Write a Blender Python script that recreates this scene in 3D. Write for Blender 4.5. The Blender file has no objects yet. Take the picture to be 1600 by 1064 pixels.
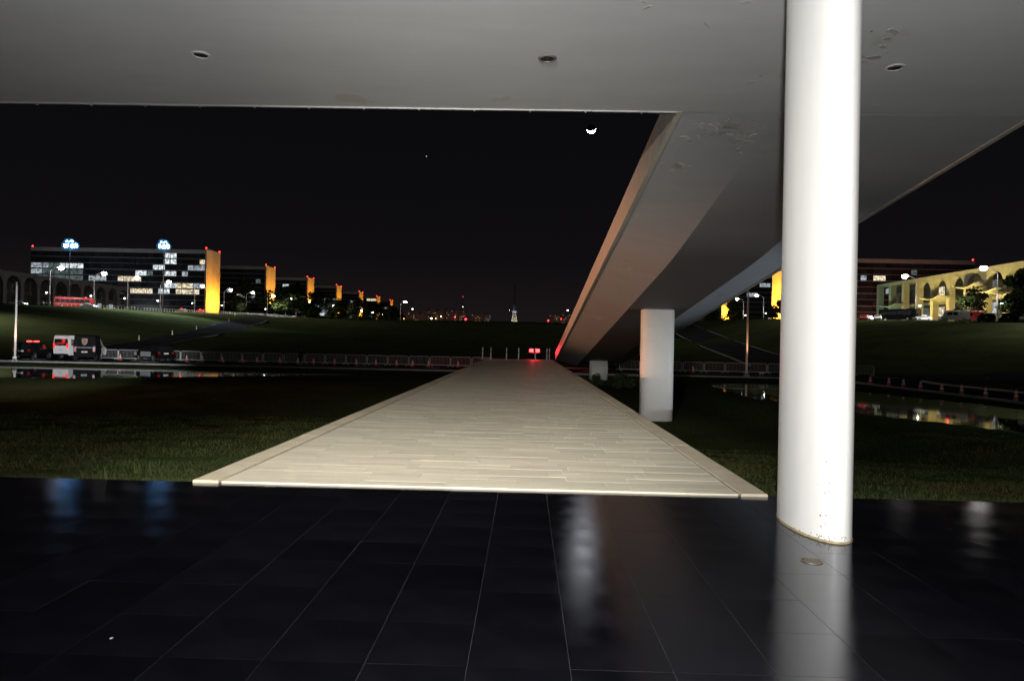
import bpy, bmesh, math, random
import numpy as np
from mathutils import Vector, Matrix, noise

random.seed(7)
S = bpy.context.scene
COL = S.collection
R = math.radians

# ------------------------------------------------------------------ camera
cam_d = bpy.data.cameras.new("camera")
cam_d.lens = 24.0
cam_d.sensor_width = 36.0
cam_d.clip_start = 0.05
cam_d.clip_end = 20000.0
cam = bpy.data.objects.new("camera", cam_d)
COL.objects.link(cam)
EYE = 1.7
cam.matrix_world = (Matrix.Translation((0, 0, EYE)) @ Matrix.Rotation(R(1.12), 4, 'Z')
                    @ Matrix.Rotation(R(90.16), 4, 'X') @ Matrix.Rotation(R(1.2), 4, 'Z'))
S.camera = cam

# ------------------------------------------------------------------ night sky
W = bpy.data.worlds.new("World")
S.world = W
W.use_nodes = True
nt = W.node_tree
nt.nodes.clear()
wo = nt.nodes.new('ShaderNodeOutputWorld')
bg = nt.nodes.new('ShaderNodeBackground')
tc = nt.nodes.new('ShaderNodeTexCoord')
sx = nt.nodes.new('ShaderNodeSeparateXYZ')
cr = nt.nodes.new('ShaderNodeValToRGB')
cr.color_ramp.elements[0].position = 0.0
cr.color_ramp.elements[0].color = (0.0120, 0.0086, 0.0088, 1)
cr.color_ramp.elements[1].position = 0.45
cr.color_ramp.elements[1].color = (0.0020, 0.0021, 0.0029, 1)
e = cr.color_ramp.elements.new(0.12)
e.color = (0.0046, 0.0040, 0.0050, 1)
nt.links.new(tc.outputs['Generated'], sx.inputs[0])
nt.links.new(sx.outputs['Z'], cr.inputs[0])
nt.links.new(cr.outputs[0], bg.inputs['Color'])
bg.inputs['Strength'].default_value = 1.0
nt.links.new(bg.outputs[0], wo.inputs['Surface'])

# ------------------------------------------------------------------ render settings
S.render.engine = 'CYCLES'
S.cycles.use_denoising = True
S.cycles.max_bounces = 6
S.cycles.diffuse_bounces = 3
S.cycles.glossy_bounces = 3
S.cycles.transmission_bounces = 3
S.cycles.caustics_reflective = False
S.cycles.caustics_refractive = False
S.cycles.sample_clamp_indirect = 3.0
S.view_settings.view_transform = 'Standard'
S.view_settings.look = 'None'
S.view_settings.gamma = 1.0
S.view_settings.use_curve_mapping = False
S.view_settings.exposure = 0.0

# ------------------------------------------------------------------ light helpers
def spot(name, loc, target, power, color, angle, blend=0.6, radius=0.1, parent=None):
    l = bpy.data.lights.new(name, 'SPOT')
    l.energy = power
    l.color = color
    l.spot_size = R(angle)
    l.spot_blend = blend
    l.shadow_soft_size = radius
    o = bpy.data.objects.new(name, l)
    COL.objects.link(o)
    o.location = loc
    o.rotation_euler = (Vector(target) - Vector(loc)).to_track_quat('-Z', 'Y').to_euler()
    if parent:
        o.parent = parent
        o.matrix_parent_inverse = Matrix.Translation(parent.location).inverted() if parent.rotation_euler.z == 0 else parent.matrix_basis.inverted()
    return o

WHITE = (1.0, 0.95, 0.88)
COOL = (0.72, 0.86, 1.0)
SODIUM = (1.0, 0.54, 0.33)
AMBER = (1.0, 0.37, 0.022)

moonl = bpy.data.lights.new("moonlight", 'SUN')
moonl.energy = 0.012
moonl.angle = R(0.5)
moonl.color = (0.9, 0.95, 1.0)
mo = bpy.data.objects.new("moonlight", moonl)
COL.objects.link(mo)
mo.rotation_euler = (Vector((0, 0, 0)) - Vector((0.09, 1.0, 0.316))).to_track_quat('-Z', 'Y').to_euler()

# the photographer's flash, just above the lens
spot("camera_flash", (0.05, -0.10, 1.93), (0.6, 12.0, 3.6), 3250, (1.0, 0.985, 0.97), 128, 0.7, 0.05)

# ------------------------------------------------------------------ materials
MATS = {}
def mat(name, col, rough=0.6, metal=0.0, var=0.0, scale=4.0, bump=0.0, bscale=20.0, spec=0.5,
        rnd=0.0, emit=None, estr=0.0, col2=None, stretch=(1, 1, 1), rvar=0.0):
    if name in MATS:
        return MATS[name]
    m = bpy.data.materials.new(name)
    m.use_nodes = True
    n = m.node_tree
    b = n.nodes['Principled BSDF']
    b.inputs['Base Color'].default_value = (*col, 1)
    b.inputs['Roughness'].default_value = rough
    b.inputs['Metallic'].default_value = metal
    b.inputs['Specular IOR Level'].default_value = spec
    if emit:
        b.inputs['Emission Color'].default_value = (*emit, 1)
        b.inputs['Emission Strength'].default_value = estr
    if var or bump or rnd or rvar:
        t = n.nodes.new('ShaderNodeTexCoord')
        mp = n.nodes.new('ShaderNodeMapping')
        mp.inputs['Scale'].default_value = stretch
        n.links.new(t.outputs['Object'], mp.inputs['Vector'])
        nz = n.nodes.new('ShaderNodeTexNoise')
        nz.inputs['Scale'].default_value = scale
        nz.inputs['Detail'].default_value = 6
        nz.inputs['Roughness'].default_value = 0.62
        n.links.new(mp.outputs[0], nz.inputs['Vector'])
        c2 = col2 if col2 else tuple(c * (1 - var) for c in col)
        mix = n.nodes.new('ShaderNodeMix')
        mix.data_type = 'RGBA'
        mix.inputs['A'].default_value = (*c2, 1)
        mix.inputs['B'].default_value = (*col, 1)
        ramp = n.nodes.new('ShaderNodeMapRange')
        ramp.inputs['From Min'].default_value = 0.32
        ramp.inputs['From Max'].default_value = 0.68
        n.links.new(nz.outputs['Fac'], ramp.inputs['Value'])
        n.links.new(ramp.outputs[0], mix.inputs['Factor'])
        out = mix.outputs['Result']
        if rnd:
            oi = n.nodes.new('ShaderNodeObjectInfo')
            ge = n.nodes.new('ShaderNodeNewGeometry')
            ad = n.nodes.new('ShaderNodeMath'); ad.operation = 'ADD'
            fr = n.nodes.new('ShaderNodeMath'); fr.operation = 'FRACT'
            n.links.new(oi.outputs['Random'], ad.inputs[0])
            n.links.new(ge.outputs['Random Per Island'], ad.inputs[1])
            n.links.new(ad.outputs[0], fr.inputs[0])
            mr = n.nodes.new('ShaderNodeMapRange')
            mr.inputs['To Min'].default_value = 1 - rnd
            mr.inputs['To Max'].default_value = 1 + rnd * 0.5
            n.links.new(fr.outputs[0], mr.inputs['Value'])
            vm = n.nodes.new('ShaderNodeVectorMath'); vm.operation = 'SCALE'
            n.links.new(out, vm.inputs[0])
            n.links.new(mr.outputs[0], vm.inputs['Scale'])
            out = vm.outputs[0]
        n.links.new(out, b.inputs['Base Color'])
        if rvar:
            rr = n.nodes.new('ShaderNodeMapRange')
            rr.inputs['From Min'].default_value = 0.3
            rr.inputs['From Max'].default_value = 0.7
            rr.inputs['To Min'].default_value = max(0.02, rough - rvar)
            rr.inputs['To Max'].default_value = rough + rvar
            n.links.new(nz.outputs['Fac'], rr.inputs['Value'])
            n.links.new(rr.outputs[0], b.inputs['Roughness'])
        if bump:
            n2 = n.nodes.new('ShaderNodeTexNoise')
            n2.inputs['Scale'].default_value = bscale
            n2.inputs['Detail'].default_value = 5
            n.links.new(mp.outputs[0], n2.inputs['Vector'])
            bp = n.nodes.new('ShaderNodeBump')
            bp.inputs['Strength'].default_value = bump
            bp.inputs['Distance'].default_value = 0.02
            n.links.new(n2.outputs['Fac'], bp.inputs['Height'])
            n.links.new(bp.outputs[0], b.inputs['Normal'])
    MATS[name] = m
    return m

def glow(name, col, strength):
    return mat(name, (0.02, 0.02, 0.02), 0.5, emit=col, estr=strength)

M_granite = mat('black_granite', (0.0042, 0.0042, 0.0060), 0.175, var=0.45, scale=2.2, bump=0.007, bscale=4, spec=0.5, rnd=0.3, rvar=0.03)
def polished(m, ior):
    # polished stone: dark body under a thin clear gloss whose strength follows the viewing angle
    n = m.node_tree
    b = n.nodes['Principled BSDF']
    b.inputs['Specular IOR Level'].default_value = 0.0
    g = n.nodes.new('ShaderNodeBsdfGlossy'); g.distribution = 'BECKMANN'
    g.inputs['Color'].default_value = (0.92, 0.93, 0.98, 1)
    for sock in ('Roughness', 'Normal'):
        if b.inputs[sock].links:
            n.links.new(b.inputs[sock].links[0].from_socket, g.inputs[sock])
        elif sock == 'Roughness':
            g.inputs[sock].default_value = b.inputs[sock].default_value
    f = n.nodes.new('ShaderNodeFresnel'); f.inputs['IOR'].default_value = ior
    x_ = n.nodes.new('ShaderNodeMixShader')
    n.links.new(f.outputs[0], x_.inputs[0]); n.links.new(b.outputs[0], x_.inputs[1]); n.links.new(g.outputs[0], x_.inputs[2])
    n.links.new(x_.outputs[0], n.nodes['Material Output'].inputs['Surface'])
polished(M_granite, 1.47)
M_grout = mat('pale_grout', (0.021, 0.021, 0.022), 0.8, scale=0.9, col2=(0.008, 0.008, 0.009), var=0.5)
M_trav = mat('travertine', (0.67, 0.63, 0.51), 0.55, scale=2.2, col2=(0.54, 0.48, 0.36), bump=0.25, bscale=30, rnd=0.13, stretch=(0.5, 4, 4), var=0.3)
M_trav_edge = mat('travertine_edge', (0.64, 0.58, 0.44), 0.55, scale=3, col2=(0.52, 0.44, 0.31), bump=0.3, bscale=25, rnd=0.18, var=0.3)
M_fascia = mat('marble_fascia', (0.62, 0.56, 0.48), 0.5, var=0.22, scale=2.5, bump=0.1, bscale=12)
M_plaster = mat('white_plaster', (0.80, 0.795, 0.765), 0.5, var=0.05, scale=3, bump=0.05, bscale=14)
M_bed = mat('mortar_bed', (0.30, 0.25, 0.19), 0.9, var=0.3, scale=6)
M_concrete_dark = mat('dark_concrete', (0.16, 0.155, 0.15), 0.85, var=0.35, scale=2, bump=0.2)
M_asphalt = mat('asphalt', (0.040, 0.040, 0.042), 0.8, spec=0.0, var=0.4, scale=0.35, bump=0.3, bscale=8, rvar=0.12)
M_kerb = mat('kerb_concrete', (0.24, 0.235, 0.225), 0.8, var=0.3, scale=2)
M_paint = mat('road_paint', (0.7, 0.7, 0.68), 0.6, var=0.4, scale=2)
M_metal = mat('galvanised_steel', (0.46, 0.47, 0.48), 0.4, 0.7, var=0.2, scale=5)
M_pole = mat('painted_pole', (0.50, 0.50, 0.49), 0.5, 0.2, var=0.2, scale=3)
M_pale = mat('pale_grey_paint', (0.62, 0.63, 0.64), 0.5, var=0.25, scale=3)
M_white = mat('white_paint', (0.78, 0.78, 0.78), 0.4, var=0.06, scale=5)
M_black = mat('black_paint', (0.007, 0.007, 0.008), 0.6, spec=0.05, var=0.3, scale=3)
M_silver = mat('silver_paint', (0.50, 0.52, 0.56), 0.3, 0.4, var=0.1, scale=3)
M_redp = mat('red_paint', (0.42, 0.03, 0.025), 0.35, var=0.15, scale=3)
M_tyre = mat('tyre_rubber', (0.018, 0.018, 0.018), 0.85, var=0.3, scale=8)
M_rim = mat('alloy_rim', (0.5, 0.5, 0.5), 0.35, 0.8, var=0.1, scale=8)
M_glass = mat('dark_glass', (0.01, 0.012, 0.014), 0.08, spec=0.7, var=0.2, scale=3)
M_plate = mat('number_plate', (0.6, 0.6, 0.6), 0.5, var=0.1, scale=8)
M_orange = mat('cone_orange', (0.62, 0.10, 0.03), 0.6, var=0.2, scale=8)
M_band = mat('reflective_band', (0.85, 0.85, 0.85), 0.35, var=0.1, scale=8)
M_skin = mat('skin', (0.30, 0.18, 0.12), 0.6, var=0.1, scale=8)
M_cloth = mat('dark_uniform', (0.02, 0.021, 0.026), 0.85, var=0.3, scale=8)
M_cloth2 = mat('pale_shirt', (0.6, 0.6, 0.6), 0.85, var=0.2, scale=8)
M_bark = mat('bark', (0.06, 0.045, 0.03), 0.9, var=0.4, scale=3, bump=0.5)
M_leaf = mat('leaves', (0.030, 0.042, 0.015), 0.8, spec=0.0, rnd=0.6, var=0.4, scale=0.5)
M_leaf2 = mat('shrub_leaves', (0.05, 0.08, 0.028), 0.6, rnd=0.6, var=0.4, scale=2)
M_grassblade = mat('grass_blades', (0.030, 0.054, 0.018), 0.8, spec=0.0, rnd=0.7, var=0.5, scale=0.35, col2=(0.06, 0.05, 0.02))
M_glow_white = glow('street_lamp_glow', (1.0, 0.93, 0.84), 70)
M_glow_small = glow('small_lamp_glow', (0.9, 0.95, 1.0), 30)
M_glow_cool = glow('mast_lamp_glow', (0.16, 0.48, 1.0), 75)
M_glow_halo = glow('mast_halo_glow', (0.08, 0.36, 0.80), 0.35)
M_glow_red = glow('red_lamp_glow', (1.0, 0.02, 0.02), 12)
M_glow_bar = glow('red_beacon_glow', (1.0, 0.035, 0.035), 9)
M_glow_amber = glow('amber_flood_glow', (1.0, 0.6, 0.1), 20)
M_glow_head = glow('headlamp_glow', (0.95, 1.0, 0.98), 40)
M_glow_tail = glow('tail_lamp_glow', (1.0, 0.03, 0.02), 1.6)
M_glow_city = glow('city_lamp_glow', (1.0, 0.9, 0.75), 8)

# the ceiling plaster: light grey paint with stains, roller marks and bare patches
def ceiling_mat(name, col, patches):
    m = mat(name, col, 0.8, var=0.09, scale=0.6, bump=0.06, bscale=9, stretch=(0.6, 2.2, 1))
    n = m.node_tree
    b = n.nodes['Principled BSDF']
    src = b.inputs['Base Color'].links[0].from_socket
    t = n.nodes.new('ShaderNodeTexCoord')
    nz = n.nodes.new('ShaderNodeTexNoise'); nz.inputs['Scale'].default_value = 1.6; nz.inputs['Detail'].default_value = 9
    nz.inputs['Roughness'].default_value = 0.7
    n.links.new(t.outputs['Object'], nz.inputs['Vector'])
    cur = src
    for (px, py, pr, c, thr) in patches:
        vs = n.nodes.new('ShaderNodeVectorMath'); vs.operation = 'DISTANCE'
        fl = n.nodes.new('ShaderNodeVectorMath'); fl.operation = 'MULTIPLY'
        fl.inputs[1].default_value = (1, 1, 0)
        n.links.new(t.outputs['Object'], fl.inputs[0])
        n.links.new(fl.outputs[0], vs.inputs[0])
        vs.inputs[1].default_value = (px, py, 0)
        mr = n.nodes.new('ShaderNodeMapRange')
        mr.inputs['From Min'].default_value = 0
        mr.inputs['From Max'].default_value = pr
        mr.inputs['To Min'].default_value = 0.30
        mr.inputs['To Max'].default_value = -0.25
        n.links.new(vs.outputs['Value'], mr.inputs['Value'])
        ad = n.nodes.new('ShaderNodeMath'); ad.operation = 'ADD'
        n.links.new(mr.outputs[0], ad.inputs[0]); n.links.new(nz.outputs['Fac'], ad.inputs[1])
        th = n.nodes.new('ShaderNodeMapRange')
        th.inputs['From Min'].default_value = thr
        th.inputs['From Max'].default_value = thr + 0.06
        n.links.new(ad.outputs[0], th.inputs['Value'])
        mx = n.nodes.new('ShaderNodeMix'); mx.data_type = 'RGBA'
        n.links.new(th.outputs[0], mx.inputs['Factor'])
        n.links.new(cur, mx.inputs['A'])
        mx.inputs['B'].default_value = (*c, 1)
        cur = mx.outputs['Result']
    n.links.new(cur, b.inputs['Base Color'])
    return m

M_ceil = ceiling_mat('portico_paint', (0.67, 0.685, 0.70), [
    (4.6, 12.4, 1.5, (0.58, 0.57, 0.53), 0.70), (5.6, 11.0, 1.2, (0.58, 0.57, 0.53), 0.72),
    (-3.6, 14.0, 1.0, (0.59, 0.575, 0.53), 0.66), (-0.6, 13.9, 1.1, (0.59, 0.58, 0.54), 0.70)])
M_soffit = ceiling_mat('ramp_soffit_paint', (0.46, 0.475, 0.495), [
    (4.3, 15.6, 1.3, (0.30, 0.28, 0.23), 0.66), (3.7, 17.5, 1.0, (0.34, 0.325, 0.29), 0.70),
    (4.1, 27.0, 1.5, (0.33, 0.32, 0.30), 0.72), (9.5, 33.0, 1.8, (0.33, 0.32, 0.30), 0.72)])

# darker strip along the ramp's middle beam, fading in away from the portico
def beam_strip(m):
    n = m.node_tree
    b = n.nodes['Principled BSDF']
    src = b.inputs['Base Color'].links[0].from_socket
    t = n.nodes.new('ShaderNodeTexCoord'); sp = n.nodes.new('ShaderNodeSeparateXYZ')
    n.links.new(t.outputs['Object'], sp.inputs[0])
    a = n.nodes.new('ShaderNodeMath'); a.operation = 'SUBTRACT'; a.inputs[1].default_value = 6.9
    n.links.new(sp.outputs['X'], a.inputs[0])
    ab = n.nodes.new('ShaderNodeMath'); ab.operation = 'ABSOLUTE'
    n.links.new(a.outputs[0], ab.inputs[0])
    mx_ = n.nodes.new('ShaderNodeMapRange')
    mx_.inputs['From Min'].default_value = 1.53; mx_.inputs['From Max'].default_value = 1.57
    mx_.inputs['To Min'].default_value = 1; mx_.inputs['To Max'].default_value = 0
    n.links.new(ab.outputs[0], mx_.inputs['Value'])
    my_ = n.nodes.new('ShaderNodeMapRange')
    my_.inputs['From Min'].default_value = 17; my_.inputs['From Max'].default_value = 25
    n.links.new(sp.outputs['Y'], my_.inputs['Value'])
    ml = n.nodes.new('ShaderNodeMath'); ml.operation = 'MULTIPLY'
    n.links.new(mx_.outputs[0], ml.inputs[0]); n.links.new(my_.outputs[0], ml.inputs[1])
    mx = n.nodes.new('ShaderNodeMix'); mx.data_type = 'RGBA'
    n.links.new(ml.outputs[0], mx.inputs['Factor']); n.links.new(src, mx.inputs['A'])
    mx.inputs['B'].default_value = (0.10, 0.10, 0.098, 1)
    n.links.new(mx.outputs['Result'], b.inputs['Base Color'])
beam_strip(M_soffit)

# column paint with scuffs near the foot
M_colp = mat('column_paint', (0.82, 0.815, 0.78), 0.42, var=0.10, stretch=(1, 1, 0.18), scale=2.6, bump=0.04, bscale=10, spec=0.4)

# water: still, nearly black
M_water = mat('pool_water', (0.006, 0.009, 0.007), 0.03, bump=0.04, bscale=1.2, var=0.2, scale=0.4, spec=0.6)

# grass ground
def grass_mat():
    m = mat('lawn', (0.056, 0.070, 0.030), 0.95, spec=0.0, scale=0.16, col2=(0.036, 0.042, 0.017), var=0.4, bump=0.9, bscale=5)
    n = m.node_tree
    b = n.nodes['Principled BSDF']
    src = b.inputs['Base Color'].links[0].from_socket
    t = n.nodes.new('ShaderNodeTexCoord')
    nz = n.nodes.new('ShaderNodeTexNoise'); nz.inputs['Scale'].default_value = 9; nz.inputs['Detail'].default_value = 8
    n.links.new(t.outputs['Object'], nz.inputs['Vector'])
    mr = n.nodes.new('ShaderNodeMapRange')
    mr.inputs['From Min'].default_value = 0.3; mr.inputs['From Max'].default_value = 0.7
    mr.inputs['To Min'].default_value = 0.45; mr.inputs['To Max'].default_value = 1.35
    n.links.new(nz.outputs['Fac'], mr.inputs['Value'])
    vm = n.nodes.new('ShaderNodeVectorMath'); vm.operation = 'SCALE'
    n.links.new(src, vm.inputs[0]); n.links.new(mr.outputs[0], vm.inputs['Scale'])
    n.links.new(vm.outputs[0], b.inputs['Base Color'])
    return m
M_lawn = grass_mat()

# ------------------------------------------------------------------ mesh helpers
class MB:
    """collects shapes; build() links them as ONE mesh object"""
    def __init__(s):
        s.v = []; s.f = []; s.mi = []
    def add(s, vs, fs, mi=0):
        o = len(s.v)
        s.v += [tuple(p) for p in vs]
        s.f += [tuple(i + o for i in f) for f in fs]
        s.mi += [mi] * len(fs)
        return s
    def box(s, x0, x1, y0, y1, z0, z1, mi=0):
        return s.add([(x0, y0, z0), (x1, y0, z0), (x1, y1, z0), (x0, y1, z0), (x0, y0, z1), (x1, y0, z1), (x1, y1, z1), (x0, y1, z1)],
                     [(3, 2, 1, 0), (4, 5, 6, 7), (0, 1, 5, 4), (1, 2, 6, 5), (2, 3, 7, 6), (3, 0, 4, 7)], mi)
    def bbox(s, x0, x1, y0, y1, z0, z1, c=0.01, mi=0):
        """box with a chamfered top edge"""
        return s.add([(x0, y0, z0), (x1, y0, z0), (x1, y1, z0), (x0, y1, z0),
                      (x0, y0, z1 - c), (x1, y0, z1 - c), (x1, y1, z1 - c), (x0, y1, z1 - c),
                      (x0 + c, y0 + c, z1), (x1 - c, y0 + c, z1), (x1 - c, y1 - c, z1), (x0 + c, y1 - c, z1)],
                     [(3, 2, 1, 0), (0, 1, 5, 4), (1, 2, 6, 5), (2, 3, 7, 6), (3, 0, 4, 7),
                      (4, 5, 9, 8), (5, 6, 10, 9), (6, 7, 11, 10), (7, 4, 8, 11), (8, 9, 10, 11)], mi)
    def tube(s, pts, rad, n=6, caps=True, mi=0):
        pts = [Vector(p) for p in pts]
        if not hasattr(rad, '__len__'):
            rad = [rad] * len(pts)
        vs = []; fs = []
        for i, p in enumerate(pts):
            d = (pts[min(i + 1, len(pts) - 1)] - pts[max(i - 1, 0)]).normalized()
            up = Vector((0, 0, 1)) if abs(d.z) < 0.9 else Vector((1, 0, 0))
            a = d.cross(up).normalized(); b = a.cross(d).normalized()
            for k in range(n):
                t = 2 * math.pi * k / n
                vs.append(p + a * (math.cos(t) * rad[i]) + b * (math.sin(t) * rad[i]))
        for i in range(len(pts) - 1):
            for k in range(n):
                fs.append((i * n + k, i * n + (k + 1) % n, (i + 1) * n + (k + 1) % n, (i + 1) * n + k))
        if caps:
            fs.append(tuple(range(n - 1, -1, -1)))
            fs.append(tuple(range((len(pts) - 1) * n, len(pts) * n)))
        return s.add(vs, fs, mi)
    def prism(s, outline, z0, z1, mi=0):
        n = len(outline)
        vs = [(x, y, z0) for x, y in outline] + [(x, y, z1) for x, y in outline]
        fs = [tuple(range(n - 1, -1, -1)), tuple(range(n, 2 * n))] + [(i, (i + 1) % n, n + (i + 1) % n, n + i) for i in range(n)]
        return s.add(vs, fs, mi)
    def lathe(s, prof, n=16, c=(0, 0, 0), mi=0):
        vs = []; fs = []
        for (r, z) in prof:
            for k in range(n):
                t = 2 * math.pi * k / n
                vs.append((c[0] + r * math.cos(t), c[1] + r * math.sin(t), c[2] + z))
        for i in range(len(prof) - 1):
            for k in range(n):
                fs.append((i * n + k, i * n + (k + 1) % n, (i + 1) * n + (k + 1) % n, (i + 1) * n + k))
        return s.add(vs, fs, mi)
    def mesh(s, name, mats, smooth=False):
        m = bpy.data.meshes.new(name)
        m.from_pydata(s.v, [], s.f)
        for x in (mats if isinstance(mats, (list, tuple)) else [mats]):
            m.materials.append(x)
        if any(s.mi):
            m.polygons.foreach_set('material_index', s.mi)
        if smooth:
            m.polygons.foreach_set('use_smooth', [True] * len(s.f))
        m.update()
        return m
    def build(s, name, mats, parent=None, smooth=False, loc=None):
        o = bpy.data.objects.new(name, s.mesh(name, mats, smooth))
        COL.objects.link(o)
        if loc is not None:
            o.location = loc
        if parent:
            o.parent = parent
        return o

def inst(name, mesh, parent=None, loc=(0, 0, 0), rot=(0, 0, 0), scale=(1, 1, 1)):
    o = bpy.data.objects.new(name, mesh)
    COL.objects.link(o)
    o.location = loc; o.rotation_euler = rot; o.scale = scale
    if parent:
        o.parent = parent
    return o

def tag(o, label=None, cat=None, group=None, kind=None):
    if label: o['label'] = label
    if cat: o['category'] = cat
    if group: o['group'] = group
    if kind: o['kind'] = kind
    return o

def thing(name, label, cat, loc=(0, 0, 0), rz=0.0, group=None):
    o = bpy.data.objects.new(name, None)
    o.empty_display_size = 0.3
    COL.objects.link(o)
    o.location = loc; o.rotation_euler = (0, 0, rz)
    return tag(o, label, cat, group)

def copy_tree(o, parent=None):
    c = o.copy()
    COL.objects.link(c)
    c.parent = parent
    for ch in list(o.children):
        copy_tree(ch, c)
    return c

ORD = ['first', 'second', 'third', 'fourth', 'fifth', 'sixth', 'seventh', 'eighth', 'ninth', 'tenth', 'eleventh', 'twelfth',
       'thirteenth', 'fourteenth', 'fifteenth', 'sixteenth', 'seventeenth', 'eighteenth', 'nineteenth', 'twentieth',
       'twenty-first', 'twenty-second', 'twenty-third', 'twenty-fourth', 'twenty-fifth']

# ------------------------------------------------------------------ terrain
def sm(a, b, x):
    t = np.clip((x - a) / (b - a), 0, 1)
    return t * t * (3 - 2 * t)

POOL_L = [(-75, 40), (-40, 43.5), (-31, 46), (-22, 52), (-17, 57), (-13, 60), (-13, 61.5), (-30, 62), (-75, 63)]
POOL_R = [(15.2, 57), (14.2, 48), (14, 42), (16.4, 33.4), (19.8, 27), (24, 20), (27, 20), (28, 41), (26, 50), (23, 60), (18, 60)]

def inside(poly, x, y):
    r = np.zeros(np.shape(x), bool)
    n = len(poly)
    for i in range(n):
        x0, y0 = poly[i]; x1, y1 = poly[(i + 1) % n]
        c = ((y0 > y) != (y1 > y)) & (x < (x1 - x0) * (y - y0) / (y1 - y0 + 1e-9) + x0)
        r ^= c
    return r

def ground(x, y, dip=False):
    x = np.asarray(x, float); y = np.asarray(y, float)
    T = -1.35 - 0.85 * sm(-3, 1, x) * (1 - sm(11, 14, x))
    k = np.clip((y - 8) / 17, 0, 1)
    near = -0.04 + (T + 0.04) * k
    near = near + (-1.2 - near) * sm(62.5, 65.5, y)
    C = np.where(y < 500, -2.9 + 0.0437 * np.maximum(y - 90, 0), 15.0 + 0.0297 * np.minimum(y - 500, 3200)) + 1.7
    C = np.where(y < 90, near, C)
    PL = 9.7 + 0.022 * (np.minimum(y, 378) - 212) + 0.007 * np.maximum(y - 378, 0)
    PR = np.minimum(7.2 + 0.04 * (y - 125), 13.3 + 0.008 * (y - 312))
    fade = 1 - sm(1000, 1500, y)
    wl = (1 - sm(-138, -75, x)) * sm(80, 150, y) * fade
    wr = sm(38, 88, x) * sm(50, 122, y) * fade
    z = C + wl * (PL - C) + wr * (PR - C)
    if dip:
        z = np.where(inside(POOL_L, x, y) | inside(POOL_R, x, y), z - 0.4, z)
    return z

def gz(x, y):
    return float(ground(x, y))

xs = np.unique(np.round(np.concatenate([np.arange(-60, 60.1, 0.6), np.arange(-320, -60, 4), np.arange(64, 320, 4),
     -np.geomspace(330, 4000, 14), np.geomspace(330, 4000, 14)]), 3))
ys = np.unique(np.round(np.concatenate([[-300, -100, -40, 0, 6, 7.80], np.arange(7.9, 90, 0.6), np.arange(90, 330, 3.5),
     np.arange(330, 1000, 16), np.geomspace(1000, 9000, 26)]), 3))
GX, GY = np.meshgrid(xs, ys)
GZ = ground(GX, GY, True)
GZ = np.where(GY < 7.85, -0.35, GZ)
nzv = np.array([noise.noise(Vector((a * 0.05, b * 0.05, 0.3))) for a, b in zip(GX.ravel(), GY.ravel())]).reshape(GX.shape)
nzs = np.array([noise.noise(Vector((a * 0.6, b * 0.6, 2.3))) for a, b in zip(GX.ravel(), GY.ravel())]).reshape(GX.shape)
GZ = GZ + nzv * 0.5 * sm(110, 200, GY) + nzs * 0.035 * sm(9, 14, GY) * (1 - sm(60, 64, GY))
nx, ny = len(xs), len(ys)
m = bpy.data.meshes.new('ground')
idx = np.arange(nx * ny).reshape(ny, nx)
quads = np.stack([idx[:-1, :-1], idx[:-1, 1:], idx[1:, 1:], idx[1:, :-1]], -1).reshape(-1, 4)
m.from_pydata(np.stack([GX, GY, GZ], -1).reshape(-1, 3).tolist(), [], quads.tolist())
m.materials.append(M_lawn)
m.polygons.foreach_set('use_smooth', [True] * len(m.polygons))
g = bpy.data.objects.new('ground', m)
COL.objects.link(g)
tag(g, 'dark grass ground of the esplanade', kind='structure')

# near grass: individual blades, one mass
def blades(name, regions, seed):
    rng = np.random.default_rng(seed)
    V = []; 
    for (x0, x1, y0, y1, n) in regions:
        u = rng.random(n)
        y = y0 + (y1 - y0) * u ** 1.5
        x = rng.uniform(x0, x1, n)
        z = ground(x, y) - 0.005
        clump = np.array([noise.noise(Vector((a_ * 0.9, b_ * 0.9, 7.0))) for a_, b_ in zip(x, y)])
        hh = rng.uniform(0.02, 0.058, n) * (0.6 + 0.8 * rng.random(n)) * np.clip(1.0 + 1.3 * clump, 0.35, 2.2) * np.where(rng.random(n) < 0.012, 2.4, 1.0)
        a = rng.uniform(0, 6.283, n); w = rng.uniform(0.004, 0.008, n) * (1 + (y - 8) * 0.09)
        lx = rng.normal(0, 0.025, n); ly = rng.normal(0, 0.025, n)
        p0 = np.stack([x - np.cos(a) * w, y - np.sin(a) * w, z], -1)
        p1 = np.stack([x + np.cos(a) * w, y + np.sin(a) * w, z], -1)
        p2 = np.stack([x + lx, y + ly, z + hh], -1)
        V.append(np.stack([p0, p1, p2], 1))
    V = np.concatenate(V).reshape(-1, 3)
    me = bpy.data.meshes.new(name)
    me.from_pydata(V.tolist(), [], np.arange(len(V)).reshape(-1, 3).tolist())
    me.materials.append(M_grassblade)
    o = bpy.data.objects.new(name, me)
    COL.objects.link(o)
    return tag(o, 'short dark grass along the edge of the black floor', 'grass', kind='stuff')
blades('grass', [(-19, -4.0, 7.97, 26, 100000), (3.0, 19, 7.97, 26, 100000)], 3)

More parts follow.
